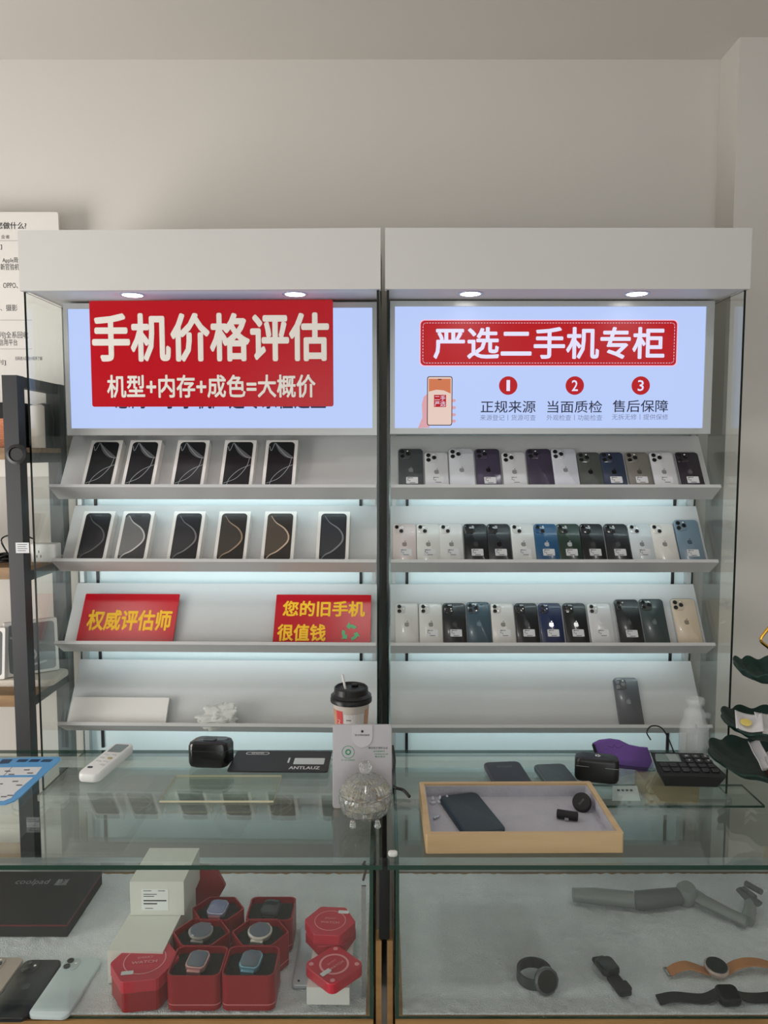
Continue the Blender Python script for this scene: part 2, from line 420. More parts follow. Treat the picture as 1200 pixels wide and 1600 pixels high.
# hand holding a phone, printed on the sign
def pol(f, pts): return [f(u, v) for u, v in pts]
bm = B()
plate(bm, pol(fR, [(653, 669), (660, 652), (659, 632), (662, 620), (668, 615), (672, 622), (671, 668)][::-1]), LZ)
obj('printed_hand', bm, emit('lightbox_skin', (214, 160, 168), 1), lbR)
for v in (626, 637, 648, 658):
    bm = B(); plate(bm, rr(.012, .009, .004, 4, *fR(709, v)), LZ); obj('printed_finger', bm, emit('lightbox_skin', (214, 160, 168), 1), lbR)
cx, cy, w_, h_ = px_rect(fR, 667, 588, 707, 665)
bm = B(); plate(bm, rr(w_, h_, .007, 5, cx, cy), LZ + .0003); obj('printed_phone', bm, emit('lightbox_dark', (70, 34, 38), 1), lbR)
bm = B(); plate(bm, rr(w_ - .005, h_ - .005, .005, 5, cx, cy), LZ + .0007); obj('printed_phone_screen', bm, emit('lightbox_sand', (226, 200, 188), 1), lbR)
bm = B(); plate(bm, pol(fR, [(670, 592), (704, 592), (704, 615), (693, 610), (682, 609), (670, 612)][::-1]), LZ + .0011); obj('printed_phone_band', bm, emit('lightbox_orange', (204, 116, 76), 1), lbR)
bm = B(); plate(bm, rr(.011, .003, .0014, 4, *fR(687, 593)), LZ + .0014); obj('printed_phone_notch', bm, emit('lightbox_dark', (70, 34, 38), 1), lbR)
bm = B(); cx, cy, w_, h_ = px_rect(fR, 678, 617, 697, 636); plate(bm, rr(w_, h_, .001, 2, cx, cy), LZ + .0011); obj('printed_app_square', bm, LRED, lbR)
lettering(lbR, [px_text(fR, '二手', 679, 618, 696, 626), px_text(fR, '严选', 679, 627, 696, 635)], LWHT, z=LZ + .0016)
# lit sign on the left: only the feet of its black letters show under the red banner
lettering(lbL, [px_text(fL, '您的二手手机严选专家在这里', 180, 606, 509, 639, .012)], LINK, z=LZ)

# red banner in front of the left light box
x0, z1 = cabpt(LC, 139, 470, .022); x1, z0 = cabpt(LC, 521, 635, .022)
Mb = LC @ T(((x0 + x1) / 2, .022, (z0 + z1) / 2)) @ UP @ RZ(R(.0)) 
t = thing('banner_sign', Mb, 'wide red hanging board with large white Chinese letters about phone price appraisal', 'sign')
w_, h_ = x1 - x0, z1 - z0
bm = B(); prism(bm, rr(w_, h_, .006, 4), -.003, 0, .0006); obj('board', bm, RED, t)
def fB(u, v): X, Z = cabpt(LC, u, v, .022); return X - (x0 + x1) / 2, Z - (z0 + z1) / 2
lettering(t, [px_text(fB, '手机价格评估', 145, 488, 514, 566, .030)], CREAM, 'large_lettering', z=.0008)
lettering(t, [px_text(fB, '机型+内存+成色=大概价', 168, 585, 493, 622, .022)], CREAM, 'small_lettering', z=.0008)

# ------------------------------------------------------------------ phones on the right cabinet
def apple(bm, cx, cy, s, z, mi=0):
    pts = []
    bx, by, br = .56, .06, .21
    for i in range(48):
        t_ = 2 * pi * i / 48
        def g(c, wd): d = (t_ - c + pi) % (2 * pi) - pi; return math.exp(-(d / wd) ** 2)
        r = .46 * (1 - .16 * g(pi / 2, .32) - .10 * g(3 * pi / 2, .28) + .07 * g(pi / 4, .4) + .07 * g(3 * pi / 4, .4))
        x = r * cos(t_); y = r * sin(t_) * 1.02
        d = math.hypot(x - bx, y - by)
        if d < br:
            x = bx - math.sqrt(max(0, br * br - (y - by) ** 2))
        pts.append((cx + x * s, cy + (y - .06) * s))
    plate(bm, pts, z, mi, .0002)
    leaf = []
    for i in range(12):
        a = 2 * pi * i / 12; x = .10 * cos(a) + .07; y = .17 * sin(a)
        x, y = x * cos(-.55) - y * sin(-.55), x * sin(-.55) + y * cos(-.55)
        leaf.append((cx + (x + .02) * s, cy + (y + .60) * s))
    plate(bm, leaf, z, mi, .0002)
LENS = mat('lens_glass', (8, 9, 12), .05, coat=1)
FLASHM = mat('flash_lens', (240, 236, 220), .2)
def phone(name, M, label, cat, group, w_=.0715, h_=.147, th_=.0078, col=(60, 62, 66), cam_='pro', sticker=True, logo=True, lens=None, logocol=None, rough=.28, tag_y=.047, case=False):
    t = thing(name, M, label, cat, group)
    key = 'phone_back_%d_%d_%d' % col
    pm = mat(key, col, rough, coat=.12)
    lc = logocol or (tuple(max(0, int(c * .72)) for c in col) if sum(col) > 330 else tuple(min(255, int(c * 1.0 + 60)) for c in col))
    lm = mat('logo_%d_%d_%d' % lc, lc, .15, .4)
    bm = B(); prism(bm, rr(w_, h_, .011, 6, 0, h_ / 2), 0, th_, .0016); obj('body', bm, pm, t, smooth=True)
    if case:
        bm = B(); tubehole(bm, rr(w_ + .003, h_ + .003, .0125, 6, 0, h_ / 2), rr(w_ + .0006, h_ + .0006, .0113, 6, 0, h_ / 2), 0, th_ + .0008); obj('clear_case', bm, mat('clear_case_plastic', (205, 210, 212), .1, alpha=.45), t)
    tz = th_
    cmat = mat('bump_%d_%d_%d' % col, tuple(min(255, int(c * .92 + 4)) for c in col), .2, coat=.6)
    if cam_:
        x0, y0 = -w_ / 2 + .020, h_ - .020
        if cam_ == 'pro':
            bm = B(); prism(bm, rr(.035, .035, .009, 5, x0 + .001, y0 - .001), tz, tz + .0022, .0008); b_ = obj('camera_bump', bm, cmat, t, smooth=True)
            ls = [(x0 - .008, y0 + .007), (x0 - .008, y0 - .010), (x0 + .0095, y0 - .0015)]; rl = .0068
        elif cam_ == 'diag':
            bm = B(); prism(bm, rr(.030, .030, .008, 5, x0 - .001, y0 + .001), tz, tz + .0012, .0005); b_ = obj('camera_bump', bm, cmat, t, smooth=True)
            ls = [(x0 - .008, y0 + .007), (x0 + .006, y0 - .007)]; rl = .0060
        else:
            if cam_ == 'vertx': pts = rr(.015, .032, .007, 5, x0 - .006, y0 - .001)
            else: pts = rr(.028, .030, .008, 5, x0 - .002, y0)
            bm = B(); prism(bm, pts, tz, tz + .0012, .0005); b_ = obj('camera_bump', bm, cmat, t, smooth=True)
            ls = [(x0 - .007, y0 + .007), (x0 - .007, y0 - .008)]; rl = .0060
        for lx, ly in ls:
            bm = B(); lathe(bm, [(0, 0), (rl, 0), (rl, .0022), (rl * .86, .0026), (rl * .8, .0018), (0, .0018)], 20)
            obj('lens', bm, lens or LENS, b_, T((lx, ly, tz + .0012)), True)
        bm = B(); lathe(bm, [(0, 0), (.0022, 0), (.0022, .0006), (0, .0006)], 12)
        obj('flash', bm, FLASHM, b_, T((x0 + (.0085 if cam_ in ('pro', 'diag') else .006), y0 + (.0095 if cam_ != 'vert' else 0), tz + .0022)))
    if logo:
        bm = B(); apple(bm, 0, h_ * .52, .0165, tz + .0001); obj('logo', bm, lm, t)
    if sticker:
        bm = B(); cx, cy = .003, tag_y + .012
        plate(bm, rr(.036, .023, .002, 3, cx, cy), tz + .0002, 0, .0002)
        for k, (dx, dy, lw, lh) in enumerate(((-.006, .008, .018, .0016), (-.013, .002, .0016, .006), (-.008, .0, .006, .001), (-.0075, -.003, .005, .001), (.001, -.0085, .017, .0017), (-.010, .008, .003, .003))):
            plate(bm, rr(lw, lh, .0004, 1, cx + dx, cy + dy), tz + .0005, 1, .0001)
        obj('price_sticker', bm, [STICK, INK], t)
    return t
BLK = (17, 18, 21); WHT = (214, 215, 219)
ROW1 = [(642.5, 'grey', (74, 78, 80), 'pro', 1, .0776, .1607, 'first from the left, in a clear case', 1), (683, 'silver', WHT, 'pro', 1, .0715, .1475, 'second from the left', 0),
        (723, 'silver', (216, 219, 226), 'pro', 0, .0776, .1605, 'third from the left', 1), (765, 'deep purple', (70, 62, 84), 'pro', 1, .0776, .1605, 'fourth from the left', 0),
        (806, 'silver', WHT, 'pro', 1, .0715, .1475, 'fifth from the left', 1), (847, 'deep purple', (66, 58, 78), 'pro', 0, .0776, .1605, 'sixth from the left', 0),
        (887, 'silver', (212, 215, 224), 'pro', 0, .0776, .1605, 'seventh from the left', 0), (926, 'olive grey', (82, 86, 82), 'pro', 0, .0715, .1475, 'fifth from the right', 0),
        (963, 'dark blue', (52, 62, 84), 'pro', 1, .0715, .1475, 'fourth from the right', 0), (1003, 'warm titanium grey', (126, 122, 116), 'pro', 1, .0715, .1475, 'third from the right', 0),
        (1042, 'silver', WHT, 'pro', 1, .0715, .1475, 'second from the right', 1), (1083, 'near-black purple', (44, 38, 48), 'pro', 1, .0715, .1475, 'last on the right', 1)]
ROW2 = [(632.5, 'pale pink', (220, 206, 204), 'diag', 1, 'first from the left'), (670, 'starlight white', (222, 222, 218), 'diag', 1, 'second from the left'), (706.5, 'starlight white', (218, 218, 216), 'diag', 1, 'third from the left'),
        (745, 'black', (12, 13, 16), 'diag', 1, 'fourth from the left'), (782, 'charcoal', (36, 38, 42), 'diag', 1, 'fifth from the left'), (820, 'white', (214, 216, 214), 'diag', 1, 'between the charcoal and the blue phone'),
        (857, 'blue', (34, 84, 124), 'diag', 1, 'seventh, the only bright blue one'), (893, 'dark green', (32, 52, 40), 'diag', 1, 'right of the bright blue one'), (930, 'black', (10, 11, 14), 'diag', 1, 'right of the dark green one'),
        (969, 'black', (26, 28, 32), 'diag', 1, 'fourth from the right'), (1007, 'ice white', (208, 216, 220), 'diag', 1, 'third from the right'), (1043, 'cream white', (224, 222, 216), 'diag', 0, 'second from the right, no sticker'),
        (1083, 'pacific grey-blue', (112, 134, 150), 'pro', 1, 'last on the right, with three lenses')]
ROW3 = [(636, 'white', (206, 204, 200), 'vert', 0, 'first from the left, no sticker'), (674, 'white', (210, 208, 204), 'vert', 1, 'second from the left'), (711.5, 'black', (16, 17, 21), 'vert', 1, 'third from the left'),
        (750, 'slate blue', (58, 80, 92), 'pro', 0, 'fourth from the left, no sticker'), (788, 'white', (208, 206, 202), 'vert', 1, 'fifth from the left'), (826, 'black', (12, 13, 17), 'vert', 1, 'sixth from the left'),
        (864, 'navy blue', (20, 34, 74), 'vert', 1, 'seventh, the only navy one'), (903, 'black', (14, 16, 16), 'vert', 1, 'right of the navy one'), (942, 'white', (206, 206, 206), 'vert', 1, 'fourth from the right'),
        (987, 'black', (24, 26, 28), 'vertx', 1, 'third from the right, in a case'), (1027, 'midnight green', (54, 66, 66), 'pro', 0, 'second from the right, no sticker'), (1078, 'gold', (206, 190, 168), 'pro', 0, 'last on the right, in a clear case')]
SHN = ['top shelf', 'second shelf', 'third shelf', 'bottom shelf']
def on_shelf(C, i, u, lift=.0004, ycard=0.0, zcard=.004):
    """point on shelf i of a cabinet under pixel column u"""
    SF = shelf_frame(C, i); ly = (C.inverted() @ SF @ Vector((0, .03, 0.006))).y
    x, _ = cabpt(C, u, ROWV[i] - 3, ly)
    return SF @ T((x, ycard + .0006, lift))
for i, row in enumerate((ROW1, ROW2, ROW3)):
    for r in row:
        if i == 0: u, cn, c, cm, st, pw, phh, lab, case = r
        else:
            u, cn, c, cm, st, lab = r; pw, phh, case = .0715, .1467, 0
            if cm == 'pro': pw, phh = (.0776, .1608) if i == 1 or u > 1000 else (.0735, .15)
            if u == 987: pw, phh, case = .0776, .158, 1
            if u == 1078: case = 1
        pw = min(pw, .0760)
        k = 'dark' if sum(c) < 330 else 'pale'
        lg = not (i == 0 and u in (847,)) 
        x = on_shelf(RC, i, u)
        lc = None
        if cn in ('blue', 'dark green', 'navy blue'): lc = (190, 196, 200)
        if cn in ('deep purple', 'olive grey', 'dark blue', 'charcoal'): lc = (16, 16, 20)
        phone('smartphone', x, '%s phone, %s on the right cabinet\'s %s' % (cn, lab, SHN[i]), 'phone', 'phones on the ' + SHN[i], pw, phh, col=c, cam_=cm, sticker=bool(st), logo=lg, logocol=lc, case=bool(case), tag_y=.036 if phh < .155 else .034)
phone('smartphone', on_shelf(RC, 3, 986), 'graphite phone with a mirror-like top, alone on the bottom shelf of the right cabinet', 'phone', None, .0765, .158, col=(88, 90, 94), sticker=False, lens=mat('pale_lens', (150, 152, 156), .1, .5))

# ------------------------------------------------------------------ boxed phones on the left cabinet
BOXW = mat('white_carton', (226, 224, 220), .5)
BOXS = mat('carton_side', (214, 210, 205), .55)
def phone_box(kind, M, label, group, c1=(30, 31, 34), c2=(98, 100, 104), c3=(160, 168, 172), bw=.091, bh=.163, bd=.028):
    t = thing('phone_box', M, label, 'phone box', group)
    bm = B(); prism(bm, rr(bw, bh, .002, 2, 0, bh / 2), 0, bd, .0006); obj('carton', bm, BOXW, t)
    sw, sh = .073, .149; cy = bh / 2
    bm = B(); plate(bm, rr(sw, sh, .011, 6, 0, cy), bd + .0002); s = obj('printed_phone', bm, mat('print_%d_%d_%d' % c1, c1, .35, spec=.3), t)
    m2 = mat('print_%d_%d_%d' % c2, c2, .2); m3 = mat('print_%d_%d_%d' % c3, c3, .2)
    z = bd + .0008
    if kind == 'arc':
        bm = B()
        c = spline([(-.018, .070, 0), (.0, .045, 0), (.020, .028, 0), (.0355, .022, 0)]); n = len(c)
        ribbon(bm, [(p.x, p.y + cy, 0) for p in c], [.003 + .012 * sin(pi * k / (n - 1)) for k in range(n)], z)
        obj('printed_glow', bm, m2, s)
        bm = B()
        for pts in ([(-.018, .071, 0), (-.004, .05, 0), (.018, .026, 0), (.0355, .020, 0)], [(-.020, .071, 0), (-.028, .045, 0), (-.034, .06, 0)],
                    [(.031, .022, 0), (.024, -.010, 0), (.0, -.045, 0), (-.034, -.062, 0)], [(.0355, -.002, 0), (.006, -.018, 0), (-.018, -.045, 0), (-.026, -.072, 0)]):
            ribbon(bm, [(p.x, p.y + cy, 0) for p in spline(pts)], .0014, z + .0002)
        obj('printed_arc', bm, m3, s)
    else:
        wv = spline([(-.026, .0665, 0), (-.012, .046, 0), (.014, .026, 0), (.027, .004, 0), (.024, -.018, 0), (.0, -.044, 0), (-.020, -.056, 0), (-.030, -.068, 0)], 6)
        bm = B()
        L = [(-.0355, p.y) for p in wv]
        for k in range(len(wv) - 1):
            a, b = wv[k], wv[k + 1]
            vs = [bm.verts.new((x, y + cy, z)) for x, y in ((L[k][0] if abs(a.y) < .06 else -.030, a.y), (L[k + 1][0] if abs(b.y) < .06 else -.030, b.y), (b.x, b.y), (a.x, a.y))]
            bm.faces.new(vs)
        obj('printed_wave', bm, m2, s)
        bm = B(); n = len(wv); ribbon(bm, [(p.x, p.y + cy, 0) for p in wv], [.0012 + .0035 * abs(sin(3 * k / n)) for k in range(n)], z + .0002); obj('printed_arc', bm, m3, s)
        bm = B(); plate(bm, rr(.020, .0055, .0026, 4, 0, cy + .0665), z + .0003); obj('printed_notch', bm, mat('notch_black', (6, 6, 8), .3), s)
    return t
ords = ['leftmost', 'second from the left', 'third from the left', 'fourth from the left', 'fifth from the left', 'rightmost']
for k, u in enumerate((158, 220, 296, 371, 437)):
    phone_box('arc', on_shelf(LC, 0, u) @ Matrix.Scale(1.09, 4), 'white phone box printed with light arcs, %s on the top shelf' % (ords[k] if k < 4 else 'rightmost'), 'phone boxes with arcs on the top shelf')
cols2 = [((28, 28, 31), (42, 42, 46), (96, 96, 98)), ((58, 58, 60), (110, 110, 110), (186, 186, 184)), ((34, 34, 37), (46, 46, 50), (110, 110, 112)), ((42, 38, 36), (62, 56, 52), (150, 128, 108)), ((48, 42, 38), (80, 70, 62), (190, 168, 148)), ((36, 37, 42), (48, 50, 56), (120, 124, 130))]
cn2 = ['black', 'silver', 'black', 'brown-grey', 'bronze', 'blue-black']
for k, u in enumerate((146, 209, 290, 362, 435, 520)):
    phone_box('wave', on_shelf(LC, 1, u) @ Matrix.Scale(1.09, 4), 'white phone box with %s wave print, %s on the second shelf' % (cn2[k], ords[k]), 'phone boxes with waves on the second shelf', *cols2[k])

# red appraisal signs on the third shelf, left cabinet
def shelf_sign(u0, u1, name, label, hgt):
    SF = shelf_frame(LC, 2); ly = (LC.inverted() @ SF @ Vector((0, .04, .02))).y
    a = cabpt(LC, u0, 1000, ly)[0]; b = cabpt(LC, u1, 1000, ly)[0]; w_ = b - a
    M = SF @ T(((a + b) / 2, .0006, .018)) @ RX(R(1)); t = thing(name, M, label, 'sign')
    bm = B(); prism(bm, rr(w_, hgt, .003, 3, 0, hgt / 2), -.003, 0, .0004); obj('board', bm, RED, t)
    bm = B(); box(bm, -.03, .03, .03, .09, -.0178, -.0031); obj('back_support', bm, STICK, t)
    return t, w_
t, w_ = shelf_sign(121.5, 272, 'appraiser_sign', 'red board with five yellow Chinese letters on the third shelf, left side', .169)
lettering(t, [('权威评估师', .004, .081, w_ * .88, .068, .03)], YEL, z=.0006)
t, w_ = shelf_sign(427, 579, 'trade_in_sign', 'red board with two rows of yellow letters and a green recycling mark', .169)
lettering(t, [('您的旧手机', .002, .122, w_ * .86, .052, .03), ('很值钱', -w_ * .21, .044, w_ * .50, .055, .03)], YEL, z=.0006)
bm = B(); RC_ = (w_ * .29, .045)
for k in range(3):
    a0 = pi / 2 + k * 2 * pi / 3
    def q(r, a): return (RC_[0] + r * cos(a), RC_[1] + r * sin(a))
    pts = [q(.026, a0 - .85 + j * .95 / 5) for j in range(6)] + [q(.034, a0 + .12), q(.022, a0 + .62), q(.010, a0 + .05)] + [q(.016, a0 + .1 - j * .95 / 4) for j in range(5)]
    plate(bm, pts, .0008)
obj('recycling_mark', bm, mat('recycle_green', (70, 170, 110), .3), t)

# ------------------------------------------------------------------ bottom shelf of the left cabinet
SF = shelf_frame(LC, 3)
def sx(u, row=3, cy=.04): return cabpt(LC, u, ROWV[row] - 4, (LC.inverted() @ shelf_frame(LC, row) @ Vector((0, cy, .02))).y)[0]
a, b = sx(111), sx(262)
t = thing('carton_box', SF @ T(((a + b) / 2, .0008, .0006)), 'plain flat white carton lying on the left bottom shelf', 'box')
bm = B(); prism(bm, rr(b - a, .085, .002, 2, 0, .0425), 0, .024, .0006); obj('carton', bm, BOXW, t)
bm = B(); box(bm, (b - a) / 2 - .0005, (b - a) / 2 + .0006, .001, .084, .010, .0115); obj('lid_seam', bm, GREYINK, t)
bm = B(); bmesh.ops.create_icosphere(bm, subdivisions=5, radius=1)
from mathutils import noise
for v in bm.verts:
    n_ = noise.noise(v.co * 1.7) * .5 + abs(noise.noise(v.co * 3.2)) * .35 + abs(noise.noise(v.co * 7)) * .10
    v.co = v.co * (1 + n_ - .2); v.co.x *= .066; v.co.y *= .036; v.co.z *= .022
PB = mat('cloudy_plastic_film', (228, 230, 226), .3, alpha=.6, bump=.5, bscale=120)
M = SF @ T(((sx(300) + sx(398)) / 2, .024, .047)) @ RZ(R(8))
tag(obj('plastic_bag', bm, PB, None, M, True), 'crumpled clear plastic bag lying on the left bottom shelf', 'plastic bag')

# ------------------------------------------------------------------ rack and poster at the left
PT = PY(91, 331, 2.44)
px0 = PY(-160, 500, 2.44).x
bz = PY(40, 745, 2.44).z
M = T(((px0 + PT.x) / 2, 2.44, (PT.z + bz) / 2)) @ UP
t = thing('poster_board', M, 'tall white notice board with small dark writing standing behind the metal rack', 'poster')
w_, h_ = PT.x - px0, PT.z - bz
bm = B(); prism(bm, rr(w_, h_, .008, 4), -.012, 0, .001); obj('board', bm, mat('poster_white', (226, 222, 217), .45), t)
def fP(u, v): p = PY(u, v, 2.44); return p.x - (px0 + PT.x) / 2, p.z - (PT.z + bz) / 2
L_ = [px_text(fP, '能为您做什么?', -28, 347, 41, 358, .01), px_text(fP, '业者', 2, 367, 15, 373), px_text(fP, '回收]', -22, 381, 3, 390), px_text(fP, 'Apple周边配件', 4, 402, 50, 412),
      px_text(fP, '新官验机、色彩', 1, 412, 52, 422), px_text(fP, '华为、OPPO、VIVO', -18, 440, 50, 451), px_text(fP, '老人、摄影', -18, 476, 27, 486), px_text(fP, '全系列]全系回收', -20, 518, 44, 530),
      px_text(fP, '可信用平台', -8, 530, 27, 540), px_text(fP, '系列]', -18, 562, 9, 571), px_text(fP, '扫码进入回收小程序了解', 24, 557, 66, 563)]
lettering(t, L_, INK, z=.0006)
bm = B()
for v in (376, 500, 545): c = fP(-40, v); box(bm, c[0] - .1, fP(50, v)[0], c[1] - .0008, c[1] + .0002, .0004, .0006)
obj('ruled_line', bm, GREYINK, t)
# rack
PXR = -1.032; PW = .042
def zY(v, Y): return PY(30, v, Y).z
t = thing('metal_rack', (PXR, 2.09, 0), 'black steel rack with wooden boards standing left of the cabinets', 'rack')
I = T((-PXR, -2.09, 0))
topz = zY(586, 2.09)
for y, nm in ((2.09, 0), (2.36, 1)):
    bm = B(); box(bm, -PW, 0, y - 2.09, y - 2.09 + PW, 0, topz); obj('post', bm, DARKM, t)
s1, s2, s3 = zY(706, 2.10), zY(893, 2.10), zY(1092, 2.10)
bm = B(); box(bm, -PW + .005, -.005, PW, .27, topz - .030, topz); obj('side_bar', bm, DARKM, t)
for s in (s1, s2, s3, .25):
    bm = B(); box(bm, -PW + .005, -.004, PW, .27, s - .032, s - .002); obj('side_bar', bm, DARKM, t)
    bm = B(); box(bm, -.75, -.001, .045, .31, s - .002, s + .012) ; box(bm, -.75, -PW - .001, .004, .045, s - .022, s + .012); obj('shelf_board', bm, RACKW, t)
bm = B(); lathe(bm, [(0, -.014), (.022, -.014), (.028, -.008), (.028, .004), (.020, .006), (.018, .002), (0, .002)], 28); c = PY(26, 710, 2.075)
obj('knob', bm, BLACK, t, T((c.x - PXR, c.y - 2.09, c.z)) @ RX(pi / 2), True)
bm = B(); c = PY(35, 856, 2.089); box(bm, c.x - PXR - .019, c.x - PXR + .019, -.0012, -.0004, c.z - .015, c.z + .015)
for k in range(4): box(bm, c.x - PXR - .014, c.x - PXR + .014 - .004 * (k % 2), -.0016, -.0012, c.z + .009 - .006 * k, c.z + .0105 - .006 * k, 1)
obj('label_sticker', bm, [STICK, INK], t)
# things on the rack
def rbox_obj(name, M, w_, d_, h_, m, label, cat, r=.006, bev=.002, group=None):
    bm = B(); prism(bm, rr(w_, d_, r, 4), 0, h_, bev)
    o = obj(name, bm, m, None, M, True); return tag(o, label, cat, group)
z1_ = s1 + .0125
for u, v0, v1, nm, m, lb, cat in ((22, 668, 617, 'black_box', BLACK, 'black box on the upper rack board at the left edge of the picture', 'box'),):
    p = PY(u, 700, 2.25); rbox_obj(nm, T((p.x - .04, 2.27, z1_)), .16, .12, .135, m, lb, cat)
c = PY(8, 675, 2.18)
bm = B(); prism(bm, rr(.09, .085, .003, 2), -.002, 0, .0004)
o = obj('picture_card', bm, wood('orange_print', (176, 96, 60), (214, 140, 96), 30), None, T((c.x - .028, 2.185, z1_ + .044)) @ UP @ RX(R(-6))); tag(o, 'small orange printed card leaning on the black box on the rack', 'card')
bm = B(); lathe(bm, [(0, 0), (.02, 0), (.02, .125), (.012, .13), (0, .13)], 24); tag(obj('paper_roll', bm, mat('roll_paper', (214, 204, 192), .8), None, T((-1.045, 2.235, z1_)), True), 'white paper roll standing upright behind the front rack post', 'paper roll')
bm = B(); lathe(bm, [(0, 0), (.028, 0), (.026, .04), (.030, .09), (.020, .135), (0, .14)], 20); tag(obj('black_bottle', bm, BLACK, None, T((-1.06, 2.31, z1_)), True), 'black bottle standing behind the paper roll on the rack', 'bottle')
z2_ = s2 + .0125
t = thing('power_socket', T((PY(68, 880, 2.2).x, 2.22, z2_)), 'white power socket block on the middle rack board', 'socket')
bm = B(); prism(bm, rr(.075, .045, .006, 4), 0, .055, .003); obj('body', bm, mat('socket_white', (232, 232, 230), .35), t, smooth=True)
bm = B()
for x, z, a in ((-.012, .032, 0), (-.018, .018, .5), (-.006, .018, -.5)): box(bm, x - .0012, x + .0012, -.0232, -.0226, z - .004, z + .004)
obj('socket_slot', bm, BLACK, t)
bm = B()
for k in range(3):
    pts = []
    for j in range(40):
        a = j * .55 + k; r = .035 + .018 * noise.noise(Vector((j * .3, k, 0)))
        pts.append((-1.15 + r * cos(a) * 1.3, 2.2 + r * sin(a), z2_ + .006 + .012 * abs(noise.noise(Vector((j * .4, k * 3, 2)))) + k * .006))
    tube(bm, spline(pts, 3), .003, 6)
pts = spline([(-1.13, 2.2, z2_ + .02), (-1.15, 2.2, z2_ + .07), (-1.10, 2.21, z2_ + .085), (-1.06, 2.21, z2_ + .07)]); tube(bm, pts, .0025, 6)
tag(obj('cable', bm, BLACK, None, None, True), 'tangled black cable on the middle rack board', 'cable')
z3_ = s3 + .0125
rk = [(-1.30, 2.22, 'white tablet box standing at the left edge on the lower rack board'), (-1.19, 2.20, 'white box with a dark printed screen behind the front rack post')]
bm = B(); prism(bm, rr(.36, .13, .02, 5), 0, .02, .006); tag(obj('white_cushion', bm, mat('felt_cream', (216, 208, 196), .9, bump=.6), None, T((-1.18, 2.235, z3_)), True), 'pale felt pad lying on the lower rack board', 'pad')
for k, (x, y, lb) in enumerate(rk):
    t = thing('tablet_box', T((x, y, z3_ + .0205)) @ RX(pi / 2 - R(6)), lb, 'box', 'white boxes on the lower rack board')
    bm = B(); prism(bm, rr(.095, .155, .004, 3, 0, .078), 0, .03, .001); obj('carton', bm, BOXW, t)
    bm = B(); plate(bm, rr(.078, .135, .010, 5, 0, .078), .0302); obj('printed_screen', bm, [mat('print_pale', (205, 203, 200), .3), mat('print_dark', (48, 50, 54), .2)][k], t)
t = thing('tablet_box', T((-1.115, 2.24, z3_ + .0205)) @ RZ(R(35)) @ RX(pi / 2 - R(5)), 'white tablet box with grey swirl screen seen through the cabinet glass', 'box', 'white boxes on the lower rack board')
bm = B(); prism(bm, rr(.15, .165, .004, 3, .02, .083), 0, .025, .001); obj('carton', bm, BOXW, t)
bm = B(); plate(bm, rr(.132, .148, .010, 5, .02, .083), .0252); s = obj('printed_screen', bm, mat('print_grey', (120, 126, 130), .25), t)
bm = B(); ribbon(bm, [(p.x, p.y, 0) for p in spline([(-.04, .12, 0), (.0, .10, 0), (.03, .06, 0), (.01, .03, 0), (.06, .035, 0)])], .006, .0258); obj('printed_swirl', bm, mat('print_light', (180, 186, 190), .25), s)

# ------------------------------------------------------------------ counters
CF, CBK = PZ(600, 1352, ZC).y, PZ(600, 1172, ZC).y
ZFLO = PY(600, 1590, CF + .006).z       # showcase floor
FABM = mat('white_fluffy_fabric', (240, 243, 248), .95, bump=1, bscale=420, var=.10, vscale=22)
for n_ in FABM.node_tree.nodes:
    if n_.type == 'BUMP': n_.inputs['Distance'].default_value = .006
def counter(x0, x1, tx0, tx1, label, gx):
    t = thing('glass_counter', ((x0 + x1) / 2, CF, 0), label, 'glass counter', 'glass shop counters')
    O = -(x0 + x1) / 2
    def ob(n, bm, m, **k):
        o = obj(n, bm, m, t, T((O, -CF, 0)), **k); return o
    bm = B(); fs = box(bm, tx0, tx1, CF, CBK, ZC - .008, ZC)
    for k in (2, 3, 4, 5): fs[k].material_index = 1
    ob('glass_top', bm, [CGLASS, EDGE])
    bm = B(); fs = box(bm, x0 + .006, x1 - .006, CF + .004, CF + .010, ZFLO - .0005, ZC - .0085)
    for k in (0, 1, 4, 5): fs[k].material_index = 1
    ob('front_glass', bm, [GLASS, EDGE])
    for a in (x0, x1 - .006):
        bm = B(); fs = box(bm, a, a + .006, CF + .004, CBK - .012, ZFLO - .0005, ZC - .0085)
        for k in (0, 1, 2, 3): fs[k].material_index = 1
        ob('side_glass', bm, [GLASS, EDGE])
    bm = B(); box(bm, x0 + .006, x1 - .006, CBK - .030, CBK - .022, ZFLO + .004, ZC - .032); ob('back_door', bm, GLASS)
    bm = B(); box(bm, x0 + .006, x1 - .006, CBK - .034, CBK - .012, ZC - .026, ZC - .010); ob('back_rail', bm, WHITE)
    bm = B(); box(bm, x0 + .006, x1 - .006, CBK - .036, CBK - .0125, ZFLO, ZFLO + .022); ob('bottom_rail', bm, FRAME)
    bm = B(); box(bm, x0, x1, CF, CBK, 0, ZFLO - .001)
    ob('wooden_base', bm, WOODL)
    return t
cL = counter(-1.25, -.018, -1.25, -.003, 'glass-topped display counter on the left holding watch boxes and phones', -.02)
cR = counter(.019, 1.25, .006, 1.25, 'glass-topped display counter on the right with white fabric, watches and a gimbal', .02)
